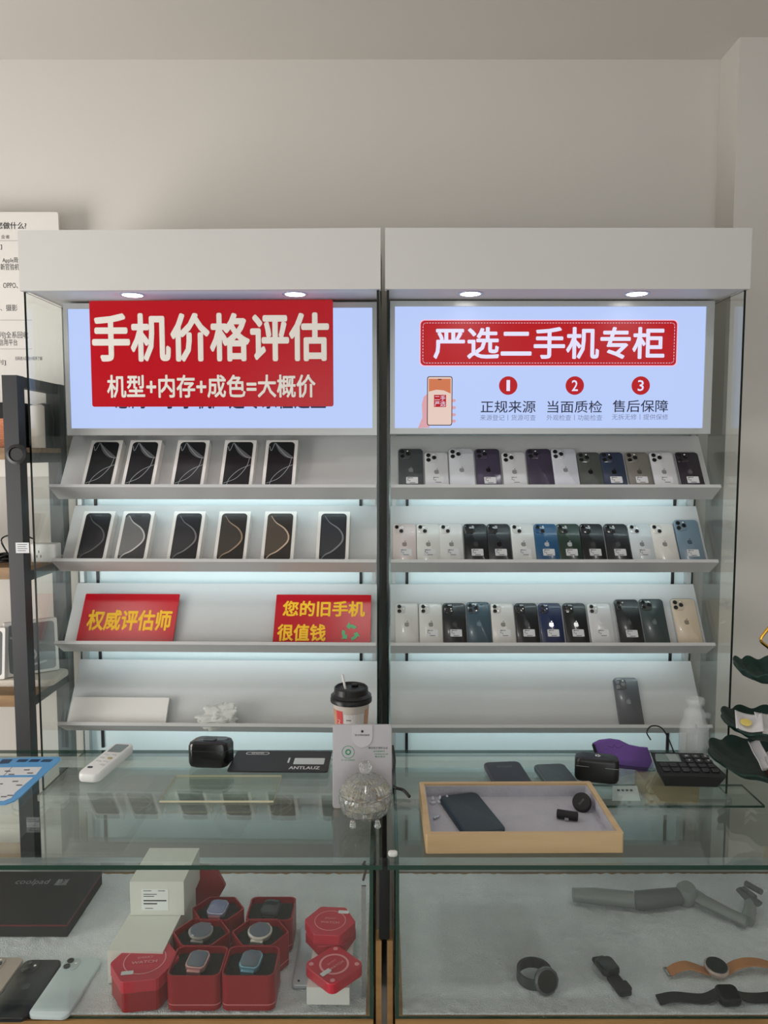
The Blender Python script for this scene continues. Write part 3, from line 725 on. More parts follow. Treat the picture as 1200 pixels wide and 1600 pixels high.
for x0, x1, lb in ((-1.242, -.026, 'white fluffy cloth lining the floor of the left counter'), (.027, 1.242, 'white fluffy cloth lining the floor of the right counter')):
    bm = B(); nx, ny = 240, 80; y0, y1 = CF + .008, CBK - .040; g = []
    for j in range(ny + 1):
        row = []
        for i in range(nx + 1):
            x = x0 + (x1 - x0) * i / nx; y = y0 + (y1 - y0) * j / ny
            if j == 0: y = y0 + (y1 - y0) / ny - .0006
            if j == ny: y = y1 - (y1 - y0) / ny + .0006
            if i == 0: x = x0 + (x1 - x0) / nx - .0006
            if i == nx: x = x1 - (x1 - x0) / nx + .0006
            z = ZFLO + .0012 + .0030 * (noise.noise(Vector((x * 16, y * 16, 0))) + 1) * .5 + .0028 * noise.noise(Vector((x * 75, y * 75, 3)))
            if i in (0, nx) or j in (0, ny): z = ZFLO - .0005
            row.append(bm.verts.new((x, y, z if (i in (0, nx) or j in (0, ny)) else z)))
        g.append(row)
    for j in range(ny):
        for i in range(nx): bm.faces.new((g[j][i], g[j][i + 1], g[j + 1][i + 1], g[j + 1][i]))
    tag(obj('fabric_lining', bm, FABM, None, None, True), lb, 'cloth', 'fluffy cloths')
ZF = ZFLO + .0045
# black power strip and posts in the gap
p0 = PY(598, 1362, CF + .06)
for xx, lb in ((-.0138, 'narrow light wooden strip standing against the left counter side'), (.0055, 'narrow light wooden strip standing against the right counter side')):
    bm = B(); box(bm, xx, xx + .0095, CF + .02, CF + .05, 0, PY(598, 1470, CF + .02).z)
    tag(obj('wooden_strip', bm, WOODL), lb, 'wooden strip', 'strips between the counters')
bm = B(); prism(bm, rr(.018, .028, .003, 3), PY(598, 1470, CF + .02).z + .001, ZC - .014, .002)
tag(obj('power_strip', bm, SOFTB, None, T((.0005, CF + .035, 0)), True), 'black strip wedged upright in the gap between the two counters', 'power strip')
bm = B(); prism(bm, rr(.016, .012, .005, 5), 0, .007, .002); c = PZ(611, 1343, ZC); tag(obj('corner_bumper', bm, mat('white_cap', (225, 226, 224), .4), None, T((c.x + .003, c.y + .012, ZC + .0002)), True), 'small white plastic bumper on the corner between the counters', 'bumper')
# price board in the gap of the left case: metal strip
a = PZ(571, 1590, ZF); 
bm = B(); box(bm, -.004, .004, -.002, .002, 0, .20); tag(obj('metal_strip', bm, METAL, None, T((-.035, CF + .05, ZF))), 'thin metal strip upright beside the right glass of the left counter', 'metal strip')
bm = B(); tube(bm, spline([(-.037, CF + .10, ZF + .18), (-.032, CF + .09, ZF + .21), (-.036, CF + .07, ZF + .225), (-.033, CF + .055, ZF + .24)]), .0022, 8); tag(obj('brown_cord', bm, mat('cord_brown', (60, 40, 36), .6)), 'short brown cord hanging at the left counter corner', 'cord')

# ------------------------------------------------------------------ things inside the left counter
def lay_box(bl, br, tl, zt, zb): return rectz(zt, bl, br, tl)
# black presentation box
yb = PZ(108, 1464, ZF).y; zt = PY(108, 1443, yb).z
c, w_, d_, an = rectz(zt, (-90, 1443), (108, 1443), (-20, 1362))
d_ = CBK - .05 - (c.y - d_ / 2) if c.y + d_ / 2 > CBK - .05 else d_
y0 = PZ(108, 1443, zt).y
t = thing('black_gift_box', T((c.x, y0, ZF)), 'large flat black box with a red line round its lid in the left counter', 'box')
hh = zt - ZF; dd = min(d_, CBK - .055 - y0)
bm = B(); box(bm, -w_ / 2, w_ / 2, .001, dd - .001, 0, hh * .80); obj('base', bm, SOFTB, t)
bm = B(); box(bm, -w_ / 2 - .0006, w_ / 2 + .0006, 0, dd, hh * .80, hh * .88); obj('red_line', bm, mat('dark_red', (120, 24, 34), .5), t)
bm = B(); box(bm, -w_ / 2 - .0003, w_ / 2 + .0003, 0, dd, hh * .88, hh); obj('lid', bm, mat('lid_black', (22, 22, 25), .35), t)
def on_top(t, z, u0, v0, u1, v1, s, m, bold=0):
    a = PZ(u0, v1, z); b = PZ(u1, v0, z); o = t.matrix_world.translation
    bm = B(); textmesh(bm, s, (a.x + b.x) / 2 - o.x, (a.y + b.y) / 2 - o.y, abs(b.x - a.x), abs(b.y - a.y), z - o.z + .0005, bold)
    return obj('lettering', bm, m, t)
on_top(t, zt, 20, 1374, 80, 1384, 'coolpad', mat('silver_ink', (150, 150, 152), .3)); on_top(t, zt, 84, 1374, 110, 1384, '酷派', mat('silver_ink', (150, 150, 152), .3), .02)
# phones lying at the front left
def lay_phone(bl, br, tl, col, label, cam_, **k):
    c, w_, d_, an = rectz(ZF + .008, bl, br, tl)
    w_ = max(.068, min(w_, .080)); d_ = max(.143, min(d_, .165))
    M = T((c.x, c.y, ZF + .0005)) @ RZ(an) @ T((0, -d_ / 2, 0))
    return phone('smartphone', M, label, 'phone', 'phones lying in the left counter', w_, d_, col=col, cam_=cam_, sticker=False, **k)
lay_phone((50, 1584), (112, 1586), (98, 1497), (196, 208, 210), 'white phone lying in the left counter nearest the red hexagonal box', 'vert', logo=False)
lay_phone((-12, 1588), (45, 1588), (36, 1502), (26, 28, 30), 'black phone lying between the gold and the white phone', 'vert', logo=True)
lay_phone((-78, 1584), (-20, 1584), (-24, 1498), (196, 178, 166), 'pale gold phone cut off by the left edge of the picture', 'pro', logo=True)
# two white cartons stacked
LBX = PZ(210, 1537, ZF); zl = PY(210, 1486, LBX.y).z
a = PZ(167, 1486, zl); b = PZ(255, 1486, zl)
t = thing('white_carton', T(((a.x + b.x) / 2, a.y, ZF)) @ RZ(R(-2)), 'long white carton under a smaller one in the left counter', 'box', 'white cartons')
bm = B(); box(bm, -(b.x - a.x) / 2, (b.x - a.x) / 2, 0, .20, 0, zl - ZF); obj('carton', bm, mat('carton_white_grey', (218, 218, 210), .55), t)
a = PZ(204, 1430, zl + .0005); b = PZ(288, 1430, zl + .0005); zu = PY(204, 1378, a.y).z
t = thing('white_carton', T(((a.x + b.x) / 2, a.y, zl + .0006)), 'short white carton with a printed label, stacked on the long one', 'box', 'white cartons')
hw = (b.x - a.x) / 2; bm = B(); box(bm, -hw, hw, 0, min(.12, CBK - .05 - a.y), 0, zu - zl); obj('carton', bm, mat('carton_white_grey', (218, 218, 210), .55), t)
bm = B(); hz = (zu - zl); box(bm, -hw * .58, hw * .42, -.0004, -.0001, hz * .15, hz * .78)
for k, (x, z, l) in enumerate(((-.5, .72, .3), (-.5, .62, .5), (-.5, .56, .4), (-.5, .42, .85), (-.5, .33, .5), (-.45, .2, .3), (.05, .72, .25))): box(bm, hw * x, hw * (x + l), -.0006, -.0004, hz * z, hz * (z + (.035 if k in (3, 4) else .018)), 1)
obj('paper_label', bm, [mat('label_white', (232, 234, 232), .6), INK], t)
# red watch boxes
WRED = mat('watch_box_red', (146, 12, 24), .38, bump=.15); FOAM = mat('black_foam', (16, 15, 16), .9, bump=.5)
PINKL = mat('pale_pink_print', (226, 150, 156), .4)
ZB = ZF + .001; BH = .062
def outline(kind, r):
    if kind == 'hex':
        pts = ngon(r, 6, 0); out = []
        for i in range(6):
            p = Vector(pts[i]); a = Vector(pts[i - 1]); b = Vector(pts[(i + 1) % 6])
            for t_ in (.10, .05, .0): out.append(tuple(p + (a - p) * t_))if t_ else None
            for t_ in (.05, .10): out.append(tuple(p + (b - p) * t_))
        return out
    return rr(r * 2, r * 2, r * .28, 6)
def watch_box(kind, u, v, r, label, wm, bm_, glass, round_=False, row_=0):
    """u, v: centre of the open rim"""
    c = PZ(u, v, ZB + BH); DY = .84; cy_ = [CF + .014 + .0455 * DY, CF + .014 + .0935 * DY + .044 * DY, CF + .014 + .0915 * DY + .130 * DY][row_]
    c = Vector((c.x * cy_ / c.y, cy_, 0)); t = thing('watch_box', T((c.x, c.y, ZB)) @ Matrix.Diagonal((1, DY, 1, 1)), label, 'watch box', 'open red watch boxes')
    bm = B(); o = outline(kind, r); i_ = outline(kind, r - .0028)
    tubehole(bm, o, i_, 0.004, BH); prism(bm, outline(kind, r - .0006), 0, .006); obj('box_body', bm, WRED, t, smooth=False)
    bm = B(); tubehole(bm, [(x * 1.004, y * 1.004) for x, y in o], o, .010, .0112); obj('base_line', bm, PINKL, t)
    bm = B(); prism(bm, outline(kind, r - .0030), .0062, BH - .012); obj('foam_insert', bm, FOAM, t)
    W_ = T((0, -.004, BH + .001)) @ RX(R(10)) @ RZ(R(-8))
    bm = B()
    if round_: lathe(bm, [(0, -.006), (.020, -.006), (.0225, 0), (.0225, .004), (.020, .006), (.0, .006)], 32)
    else: prism(bm, rr(.036, .042, .010, 6), -.006, .005, .002)
    wt = obj('watch', bm, wm, t, W_, True)
    bm = B()
    if round_: lathe(bm, [(0, .0062), (.0195, .0062), (.0185, .0072), (0, .0072)], 32)
    else: prism(bm, rr(.031, .037, .008, 6), .0052, .0066, .0008)
    obj('watch_glass', bm, glass, wt, None, True)
    bm = B()
    prism(bm, rr(.024, .008, .003, 4, 0, -.0225), -.012, .001, .002); prism(bm, rr(.024, .008, .003, 4, 0, .0225), -.012, .001, .002)
    obj('strap_end', bm, bm_, wt, None, True)
    return t
GSCR = mat('watch_screen', (84, 92, 104), .12, coat=.6)
def wm(n, c): return mat(n, c, .25, .6)
watch_box('square', 310, 1509, .0455, 'square red open watch box at the front, nearest the hexagonal closed box, pink-framed watch', wm('rose_metal', (216, 168, 168)), wm('rose_metal', (216, 168, 168)), GSCR, row_=0)
watch_box('square', 393, 1509, .0455, 'square red open watch box at the front with a light blue watch', wm('pale_blue_metal', (130, 178, 196)), wm('pale_blue_metal', (130, 178, 196)), GSCR, row_=0)
watch_box('hex', 315, 1467, .053, 'hexagonal red open watch box behind the pink watch, with a round grey watch', wm('grey_metal', (150, 146, 142)), wm('grey_metal', (150, 146, 142)), GSCR, True, row_=1)
watch_box('hex', 407, 1467, .053, 'hexagonal red open watch box with a round pale silver watch behind the blue one', wm('silver_metal', (214, 206, 200)), wm('silver_metal', (214, 206, 200)), GSCR, True, row_=1)
watch_box('hex', 341, 1414, .051, 'hexagonal red open watch box at the back with a square bluish-silver watch', wm('lilac_metal', (170, 170, 196)), wm('rose_dark', (170, 110, 120)), mat('lilac_screen', (112, 118, 150), .12, coat=.6), row_=2)
watch_box('square', 424, 1409, .0445, 'square red open watch box at the back with a dark square watch', wm('dark_metal', (60, 62, 66)), SOFTB, mat('dark_screen', (36, 40, 44), .12, coat=.5), row_=2)
# a red lid leaning behind
c = PZ(318, 1408, ZB + .05); bm = B(); prism(bm, outline('hex', .045), 0, .012, .001); tag(obj('box_lid', bm, WRED, None, T((c.x - .015, c.y + .075, ZB + .040)) @ RX(R(80)) , False), 'red lid leaning behind the back hexagonal watch box', 'lid', 'red box lids')
# closed hexagonal box
c = PZ(217, 1521, ZB + .055); t = thing('closed_watch_box', T((c.x, max(c.y, CF + .062), ZB)) @ RZ(R(8)), 'closed red hexagonal watch box with a pink ring and small sticker on top', 'watch box')
def lidprint(t, z, r, w_, txt, sq=(-.02, -.03)):
    bm = B(); tubehole(bm, ngon(r, 40), ngon(r - w_, 40), z, z + .0003)
    obj('printed_ring', bm, PINKL, t)
    bm = B(); textmesh(bm, txt[0], 0, .006, r * .75, r * .16, z + .0004); textmesh(bm, txt[1], 0, -.006, r * 1.2, r * .2, z + .0004, .02); obj('lettering', bm, PINKL, t)
    bm = B(); plate(bm, rr(.020, .009, .001, 2, *sq), z + .0004); obj('paper_sticker', bm, STICK, t)
bm = B(); prism(bm, outline('hex', .0575), 0, .034, .0006); obj('box_body', bm, WRED, t)
bm = B(); prism(bm, outline('hex', .059), .035, .056, .0008); obj('lid', bm, mat('lid_red', (190, 44, 62), .3), t)
lidprint(t, .0563, .036, .0016, ('SMART', 'WATCH'), (-.024, -.030))
# tablet, small carton and loose lids at the right of the case
c, w_, d_, an = rectz(ZF + .006, (450, 1546), (545, 1546), (476, 1440))
t = thing('tablet', T((c.x, c.y, ZF + .0003)) @ RZ(an * .3), 'silver tablet lying face down under the small white carton', 'tablet')
bm = B(); prism(bm, rr(w_, min(d_, .17), .008, 5), 0, .007, .001); obj('body', bm, mat('silver_alu', (186, 190, 194), .35, .5), t, smooth=True)
bm = B(); lathe(bm, [(0, 0), (.0022, 0), (.0022, .0012), (0, .0012)], 12); obj('camera_lens', bm, LENS, t, T((-w_ / 2 + .012, -min(d_, .17) / 2 + .010, .0068)))
f_ = PZ(512, 1577, ZF + .0); zt2 = PY(512, 1543, f_.y).z
a = PZ(479, 1543, zt2); b = PZ(546, 1543, zt2); zt2 = max(zt2, ZF + .03)
t = thing('white_carton', T(((a.x + b.x) / 2, a.y, ZF + .0082)) @ RZ(R(-1)), 'small white carton under the red lids beside the tablet', 'box', 'white cartons')
bm = B(); box(bm, -(b.x - a.x) / 2, (b.x - a.x) / 2, 0, .17, 0, zt2 - ZF - .0082); obj('carton', bm, BOXW, t)
LR = mat('lid_red', (190, 44, 62), .3)
c = PZ(522, 1507, zt2 + .018); t = thing('box_lid', T((c.x, c.y, zt2 + .0006)) @ RZ(R(45)), 'square red lid turned diagonally with four pale dots, on the small carton', 'lid', 'red box lids')
bm = B(); prism(bm, rr(.076, .076, .012, 6), 0, .018, .001); obj('lid_shell', bm, LR, t)
lidprint(t, .0183, .026, .0038, ('SMART', 'WATCH'), (-.024, -.006))
bm = B()
for x, y in ((-.028, -.028), (.028, -.028), (-.028, .028), (.028, .028)): plate(bm, ngon(.0042, 16, 0, x, y), .0183)
obj('printed_dot', bm, PINKL, t)
c = PZ(516, 1453, zt2 + .02)
t = thing('box_lid', T((c.x + .001, c.y, zt2 + .0006)) @ RZ(R(6)), 'plain red hexagonal lid, the lower of two stacked behind the diagonal lid', 'lid', 'red box lids')
bm = B(); prism(bm, outline('hex', .0475), 0, .018, .001); obj('lid_shell', bm, LR, t)
t = thing('box_lid', T((c.x, c.y, zt2 + .0192)) @ RZ(R(-4)), 'red hexagonal lid with a pink ring, the upper of two stacked', 'lid', 'red box lids')
bm = B(); prism(bm, outline('hex', .048), 0, .019, .001); obj('lid_shell', bm, LR, t)
lidprint(t, .0193, .029, .0012, ('SMART', 'WATCH'), (.022, .026))

# ------------------------------------------------------------------ things inside the right counter
GM = mat('gimbal_grey', (128, 132, 130), .45); GD = mat('gimbal_dark', (92, 95, 95), .5)
def F(u, v, dz=.0): p = PZ(u, v, ZF + dz); return p
g0 = F(960, 1405, .018)
t = thing('phone_gimbal', T((g0.x, g0.y, ZF)), 'grey folded phone gimbal stick lying on the fabric in the right counter', 'gimbal')
def loc(u, v, dz): return F(u, v, dz) - Vector((g0.x, g0.y, ZF))
bm = B(); tube(bm, [loc(895, 1398, .018), loc(930, 1400, .018), loc(990, 1406, .018)], [.0135, .016, .0165], 16); obj('handle_tripod', bm, GM, t, smooth=True)
bm = B(); tube(bm, [loc(992, 1406, .018), loc(1003, 1407, .019), loc(1030, 1404, .02), loc(1062, 1400, .02)], [.018, .0195, .019, .017], 16); obj('grip', bm, GD, t, smooth=True)
bm = B(); c = loc(1072, 1396, .024); lathe(bm, [(0, -.024), (.017, -.022), (.021, -.014), (.021, .010), (.016, .019), (0, .021)], 24); obj('motor', bm, GM, t, T(c) @ RX(R(20)), True)
bm = B(); tube(bm, [loc(1083, 1398, .02), loc(1100, 1408, .018), loc(1140, 1428, .015), loc(1168, 1441, .014)], [.016, .015, .013, .0135], 12, flat=.75); obj('arm', bm, GM, t, smooth=True)
bm = B(); tube(bm, [loc(1168, 1438, .014), loc(1172, 1420, .018), loc(1172, 1405, .022)], [.0135, .012, .010], 12); obj('roll_arm', bm, GM, t, smooth=True)
bm = B(); tube(bm, [loc(1158, 1390, .026), loc(1172, 1404, .026), loc(1186, 1413, .026)], [.012, .013, .010], 10, flat=.5); tube(bm, [loc(1165, 1380, .034), loc(1190, 1394, .034)], .006, 8); tube(bm, [loc(1162, 1388, .032), loc(1180, 1402, .032)], .005, 8); obj('phone_clamp', bm, GD, t, smooth=True)
# round watch with closed strap
c = F(838, 1538); t = thing('smartwatch', T((c.x, c.y, ZF)), 'round dark watch with its metal strap closed into a loop', 'watch')
bm = B()
outer = ngon(.031, 36, 0, 0, .012, .028); inner = ngon(.0275, 36, 0, 0, .012, .0245)
tubehole(bm, outer, inner, .001, .021); obj('strap', bm, mat('steel_strap', (78, 80, 82), .4, .6), t, T((-.002, 0, .0)) @ RX(R(6)), False)
Wm = T((.013, -.019, .021)) @ RZ(R(14)) @ RX(R(72))
bm = B(); lathe(bm, [(0, -.006), (.021, -.006), (.0225, -.001), (.0225, .003), (.019, .005), (0, .005)], 12); wt = obj('watch_case', bm, mat('steel_case', (100, 102, 104), .3, .7), t, Wm)
bm = B(); lathe(bm, [(0, .0052), (.0185, .0052), (0.0180, .0058), (0, .0058)], 32); obj('dial', bm, mat('black_dial', (14, 17, 18), .15, coat=.4), wt)
# black square watch
c = F(955, 1528); t = thing('smartwatch', T((c.x, c.y, ZF)) @ RZ(R(13)), 'square black watch lying with its folded strap pointing to the front', 'watch')
bm = B(); prism(bm, rr(.034, .040, .009, 5, 0, .014), .006, .018, .003); wt = obj('watch_case', bm, mat('dark_case', (30, 34, 36), .3, .5), t, smooth=True)
bm = B(); prism(bm, rr(.028, .034, .007, 5, 0, .014), .0181, .0192, .0006); obj('dial', bm, mat('black_glass', (8, 10, 12), .08, coat=.5), wt)
bm = B(); prism(bm, rr(.026, .026, .004, 4, 0, .036), .001, .008, .002); prism(bm, rr(.024, .050, .005, 4, 0, -.026), .002, .009, .002); prism(bm, rr(.026, .022, .004, 4, 0, -.038), .009, .015, .002); obj('strap', bm, SOFTB, t, smooth=True)
# tan strap watch
def band(pts, w_, th_):
    bm = B(); P = spline(pts, 8); prev = None
    for i, p in enumerate(P):
        cur = [bm.verts.new((p.x, p.y + s * w_ / 2, p.z + d)) for s, d in ((-1, 0), (1, 0), (1, th_), (-1, th_))]
        if prev:
            for k in range(4): bm.faces.new((prev[k], prev[(k + 1) % 4], cur[(k + 1) % 4], cur[k]))
        else: bm.faces.new(cur[::-1])
        prev = cur
    bm.faces.new(prev); return bm
c = F(1119, 1521); t = thing('smartwatch', T((c.x, c.y, ZF)) @ RZ(R(3)), 'round watch with a light brown leather strap lying stretched out', 'watch')
TAN = mat('tan_leather', (176, 118, 74), .6, bump=.3, var=.12, vscale=40)
bm = band([(-.088, 0, .004), (-.075, 0, .012), (-.055, 0, .016), (-.035, 0, .010), (-.018, 0, .003)], .021, .003); obj('strap', bm, TAN, t, smooth=True)
bm = band([(.018, 0, .003), (.035, 0, .013), (.06, 0, .018), (.09, 0, .014), (.12, 0, .002)], .021, .003); obj('strap', bm, TAN, t, smooth=True)
bm = B(); tubehole(bm, rr(.008, .025, .002, 3), rr(.005, .020, .001, 3), 0, .003); obj('buckle', bm, METAL, t, T((-.090, 0, .004)))
bm = B(); lathe(bm, [(0, -.006), (.019, -.006), (.0215, 0), (.0215, .003), (.019, .0055), (0, .0055)], 32); wt = obj('watch_case', bm, wm('rose_steel', (200, 178, 170)), t, T((0, 0, .011)) @ RX(R(10)), True)
bm = B(); lathe(bm, [(0, .0057), (.0185, .0057), (.018, .0064), (0, .0064)], 32); obj('dial', bm, mat('dark_dial', (40, 44, 44), .1, coat=.6), wt)
# black strap watch
c = F(1136, 1563); t = thing('smartwatch', T((c.x, c.y, ZF)) @ RZ(R(1)), 'square black watch with a long black sport strap lying in front of the tan one', 'watch')
bm = band([(-.120, 0, .001), (-.09, 0, .006), (-.05, 0, .002), (-.034, 0, .003), (-.016, 0, .012)], .022, .003); obj('strap', bm, SOFTB, t, smooth=True)
bm = band([(.016, 0, .012), (.03, 0, .004), (.06, 0, .002), (.10, 0, .006), (.13, 0, .003)], .022, .003); obj('strap', bm, SOFTB, t, smooth=True)
bm = B(); prism(bm, rr(.038, .034, .009, 5), .004, .018, .003); wt = obj('watch_case', bm, mat('dark_case', (30, 34, 36), .3, .5), t, RX(R(12)), True)
bm = B(); prism(bm, rr(.032, .028, .007, 5), .0181, .0192, .0006); obj('dial', bm, mat('black_glass', (8, 10, 12), .08, coat=.5), wt)
# inner glass shelf with cartons
ZS = ZC - .062
bm = B(); fs = box(bm, .30, .80, CBK - .14, CBK - .04, ZS - .005, ZS)
for k in (2, 3, 4, 5): fs[k].material_index = 1
o = obj('glass_shelf', bm, [GLASS, EDGE], cR, T((-(.019 + 1.25) / 2, -CF, 0)))
a = PZ(1025, 1250, ZS + .030); b = PZ(1107, 1250, ZS + .030)
rbox_obj('tan_carton', T(((a.x + b.x) / 2, CBK - .092, ZS + .0004)), b.x - a.x, .085, .040, mat('kraft_tan', (168, 150, 120), .6), 'tan carton under the counter glass below the calculator', 'box', .002, .0008)
a = PZ(965, 1240, ZS + .03); b = PZ(1008, 1240, ZS + .03)
t = thing('price_card', T(((a.x + b.x) / 2, CBK - .12, ZS + .0004)), 'white price card under the glass beside the tan carton', 'card')
bm = B(); prism(bm, [(-.03, 0), (.03, 0), (.027, .03), (-.025, .03)], -.002, 0); obj('card', bm, STICK, t, RX(R(60)))
bm = B()
for k in range(4): plate(bm, rr(.006, .004, .001, 2, -.014 + k * .009, .021), .0003)
obj('printing', bm, INK, t, RX(R(60)))

# ------------------------------------------------------------------ things on the counters
Z0 = ZC + .0006
# price list sheet at the left edge
o0 = PZ(0, 1220, Z0)
t = thing('price_list_sheet', T((o0.x, o0.y, Z0)), 'blue and white laminated price sheet at the left edge of the counter', 'sheet')
def lp(u, v): p = PZ(u, v, Z0); return (p.x - o0.x, p.y - o0.y)
out = [lp(*q) for q in ((-180, 1190), (88, 1184), (95, 1185), (94, 1189), (60, 1219), (33, 1245), (22, 1253), (8, 1258), (-180, 1262))][::-1]
bm = B(); prism(bm, out, 0, .002); obj('sheet', bm, mat('sheet_blue', (96, 166, 222), .3), t)
bm = B(); plate(bm, [lp(*q) for q in ((-170, 1203), (66, 1200), (56, 1212), (-170, 1216))][::-1], .0021); plate(bm, [lp(*q) for q in ((-170, 1218), (52, 1216), (24, 1240), (18, 1248), (6, 1253), (-170, 1258))][::-1], .0021); obj('white_panel', bm, mat('sheet_white', (228, 230, 232), .35), t)
bm = B()
for u in (37, 56, 75): plate(bm, [lp(*q) for q in ((u - 7, 1188), (u + 8, 1188), (u + 3, 1192), (u - 12, 1192))][::-1], .0022)
plate(bm, [lp(*q) for q in ((4, 1188), (20, 1188), (14, 1194), (-2, 1195))][::-1], .0022)
obj('printed_icon', bm, mat('navy_print', (30, 62, 96), .3), t)
bm = B()
for k, (u, v) in enumerate(((38, 1204), (43, 1209), (8, 1206), (14, 1211), (20, 1222), (26, 1228), (-4, 1226), (-12, 1242), (12, 1244), (2, 1246))):
    plate(bm, [lp(*q) for q in ((u, v), (u + 9, v), (u + 8, v + 1.6), (u - 1, v + 1.6))][::-1], .0026)
for u in (18, -14): plate(bm, [lp(*q) for q in ((u, 1201), (u + .8, 1201), (u - 12, 1214), (u - 12.8, 1214))][::-1], .0026)
obj('printing', bm, GREYINK, t)
# remote control
a = PZ(150, 1204, ZC + .012); b = PZ(184, 1176, ZC + .012); d = b - a; L = .165; c = (a + b) / 2
t = thing('remote_control', T((c.x, c.y, Z0)) @ RZ(math.atan2(d.y, d.x) - pi / 2), 'white air conditioner remote lying on the left counter glass', 'remote control')
RW = mat('remote_white', (232, 233, 232), .35)
bm = B(); prism(bm, rr(.046, L, .013, 6), 0, .020, .006); obj('body', bm, RW, t, smooth=True)
bm = B(); plate(bm, rr(.032, .042, .003, 3, 0, .050), .0202); obj('display', bm, mat('lcd_grey', (110, 118, 116), .15), t)
for x, y, c_ in ((-.009, .012, (205, 205, 205)), (.010, .012, (205, 205, 205)), (.009, -.004, (176, 160, 110)), (-.010, -.004, (205, 205, 205)), (-.010, -.052, (50, 58, 70)), (.008, -.022, (205, 205, 205)), (-.008, -.022, (205, 205, 205)), (.009, -.038, (205, 205, 205))):
    bm = B(); prism(bm, rr(.011, .007, .003, 3, x, y), .0198, .0216, .0006); obj('button', bm, mat('button_%d_%d' % (c_[0], c_[2]), c_, .4), t)
# black case
c = PZ(327, 1198, Z0)
t = thing('leather_case', T((c.x, c.y + .012, Z0)) @ RZ(R(-4)), 'glossy black hard case with rounded edges on the left counter', 'case')
bm = B(); prism(bm, rr(.088, .048, .014, 6), 0, .056, .010); o = obj('shell', bm, mat('glossy_black_shell', (14, 15, 18), .22, coat=.3), t, smooth=True)
for v in o.data.vertices: v.co.x += (.004 if v.co.y > 0 else 0)
bm = B(); tubehole(bm, rr(.0884, .0484, .0142, 6), rr(.087, .047, .014, 6), .038, .0386); obj('lid_seam', bm, mat('seam_grey', (60, 62, 64), .4), t)
bm = B(); prism(bm, rr(.030, .018, .008, 5), .0562, .058, .0006); obj('badge', bm, mat('badge_grey', (70, 78, 78), .4), t)
# acrylic sheet below
c, w_, d_, an = rectz(Z0, (247, 1254), (425, 1254), (277, 1214))
t = thing('acrylic_sheet', T((c.x, c.y, Z0)) @ RZ(an), 'clear acrylic sheet with cream edges lying before the black mat', 'acrylic sheet')
bm = B(); fs = box(bm, -w_ / 2, w_ / 2, -d_ / 2, d_ / 2, 0, .004)
for k in (2, 3, 4, 5): fs[k].material_index = 1
obj('sheet', bm, [thin_glass('acrylic', (248, 251, 247), 1.0), mat('cream_edge', (205, 200, 170), .5)], t)
# black mat
c, w_, d_, an = rectz(Z0, (355, 1210), (513, 1211), (370, 1178))
t = thing('counter_mat', T((c.x, c.y, Z0 + .0046)) @ RZ(an), 'black rectangular mat with white lettering on the left counter', 'mat')
bm = B(); prism(bm, rr(w_, d_, .006, 4), 0, .003, .0006); obj('mat', bm, mat('black_mat', (28, 29, 33), .5), t)
bm = B(); tubehole(bm, rr(.052, .014, .0065, 5, -w_ * .27, d_ * .36), rr(.048, .010, .0045, 5, -w_ * .27, d_ * .36), .0032, .0035); textmesh(bm, 'ooo', -w_ * .27, d_ * .36, .028, .007, .0036, .02); obj('printed_badge', bm, STICK, t)
bm = B(); plate(bm, rr(.066, .032, .002, 3, w_ * .29, -d_ * .02), .0032); plate(bm, rr(.004, .026, .001, 2, w_ * .08, d_ * .02), .0032); obj('white_window', bm, mat('pale_print', (196, 206, 206), .4), t)
bm = B(); textmesh(bm, 'ANTLAUZ', w_ * .26, -d_ * .35, .066, .015, .0036, .03); obj('lettering', bm, STICK, t)
# paper cup
c = PZ(549, 1181, Z0)
t = thing('coffee_cup', T((c.x, c.y, Z0)), 'paper coffee cup with a black lid and straw behind the sign stand', 'cup')
CW = mat('cup_paper', (222, 212, 202), .6); CH = .130
bm = B(); lathe(bm, [(0, .004), (.029, .004), (.029, 0), (.0305, 0), (.0405, CH), (.0420, CH + .002), (.0390, CH + .002), (0, CH)], 48); obj('cup_body', bm, CW, t, smooth=True)
def cylpatch(a0, a1, z0, z1, off, m, name, n=12):
    bm = B(); prev = None
    for i in range(n + 1):
        a = R(a0 + (a1 - a0) * i / n); cur = []
        for z in (z0, z1):
            r = .0305 + (.0405 - .0305) * z / CH + off; cur.append(bm.verts.new((r * sin(a), -r * cos(a), z)))
        if prev: bm.faces.new((prev[0], cur[0], cur[1], prev[1]))
        prev = cur
    return obj(name, bm, m, t)
cylpatch(-52, -26, .002, CH - .016, .0005, mat('cup_red', (214, 74, 76), .5), 'red_stripe')
cylpatch(-88, -52, .002, CH - .016, .0005, mat('cup_tan', (204, 154, 124), .5, var=.2, vscale=60), 'printed_panel')
cylpatch(52, 86, .002, CH - .016, .0005, mat('cup_tan', (204, 154, 124), .5, var=.2, vscale=60), 'printed_panel')
cylpatch(-22, 48, .010, CH - .022, .0008, mat('receipt_white', (224, 220, 218), .6), 'paper_label')
for k in range(6): cylpatch(-14, -14 + (16 if k < 2 else 50 - 6 * (k % 3)), CH - .036 - k * .012, CH - .034 - k * .012, .0011, GREYINK, 'label_printing', 6)
bm = B(); textmesh(bm, '2', 0, 0, .007, .009); obj('printed_mark', bm, CREAM, t, T((-.0247, -.0300, CH - .040)) @ RZ(R(-39)) @ UP)
bm = B(); lathe(bm, [(.0425, CH - .004), (.0462, CH - .003), (.0462, CH + .004), (.0445, CH + .007), (.0452, CH + .010), (.0385, CH + .015), (.0375, CH + .027), (.0350, CH + .029), (.033, CH + .025), (0, CH + .025)], 48); obj('lid', bm, BLACK, t, smooth=True)
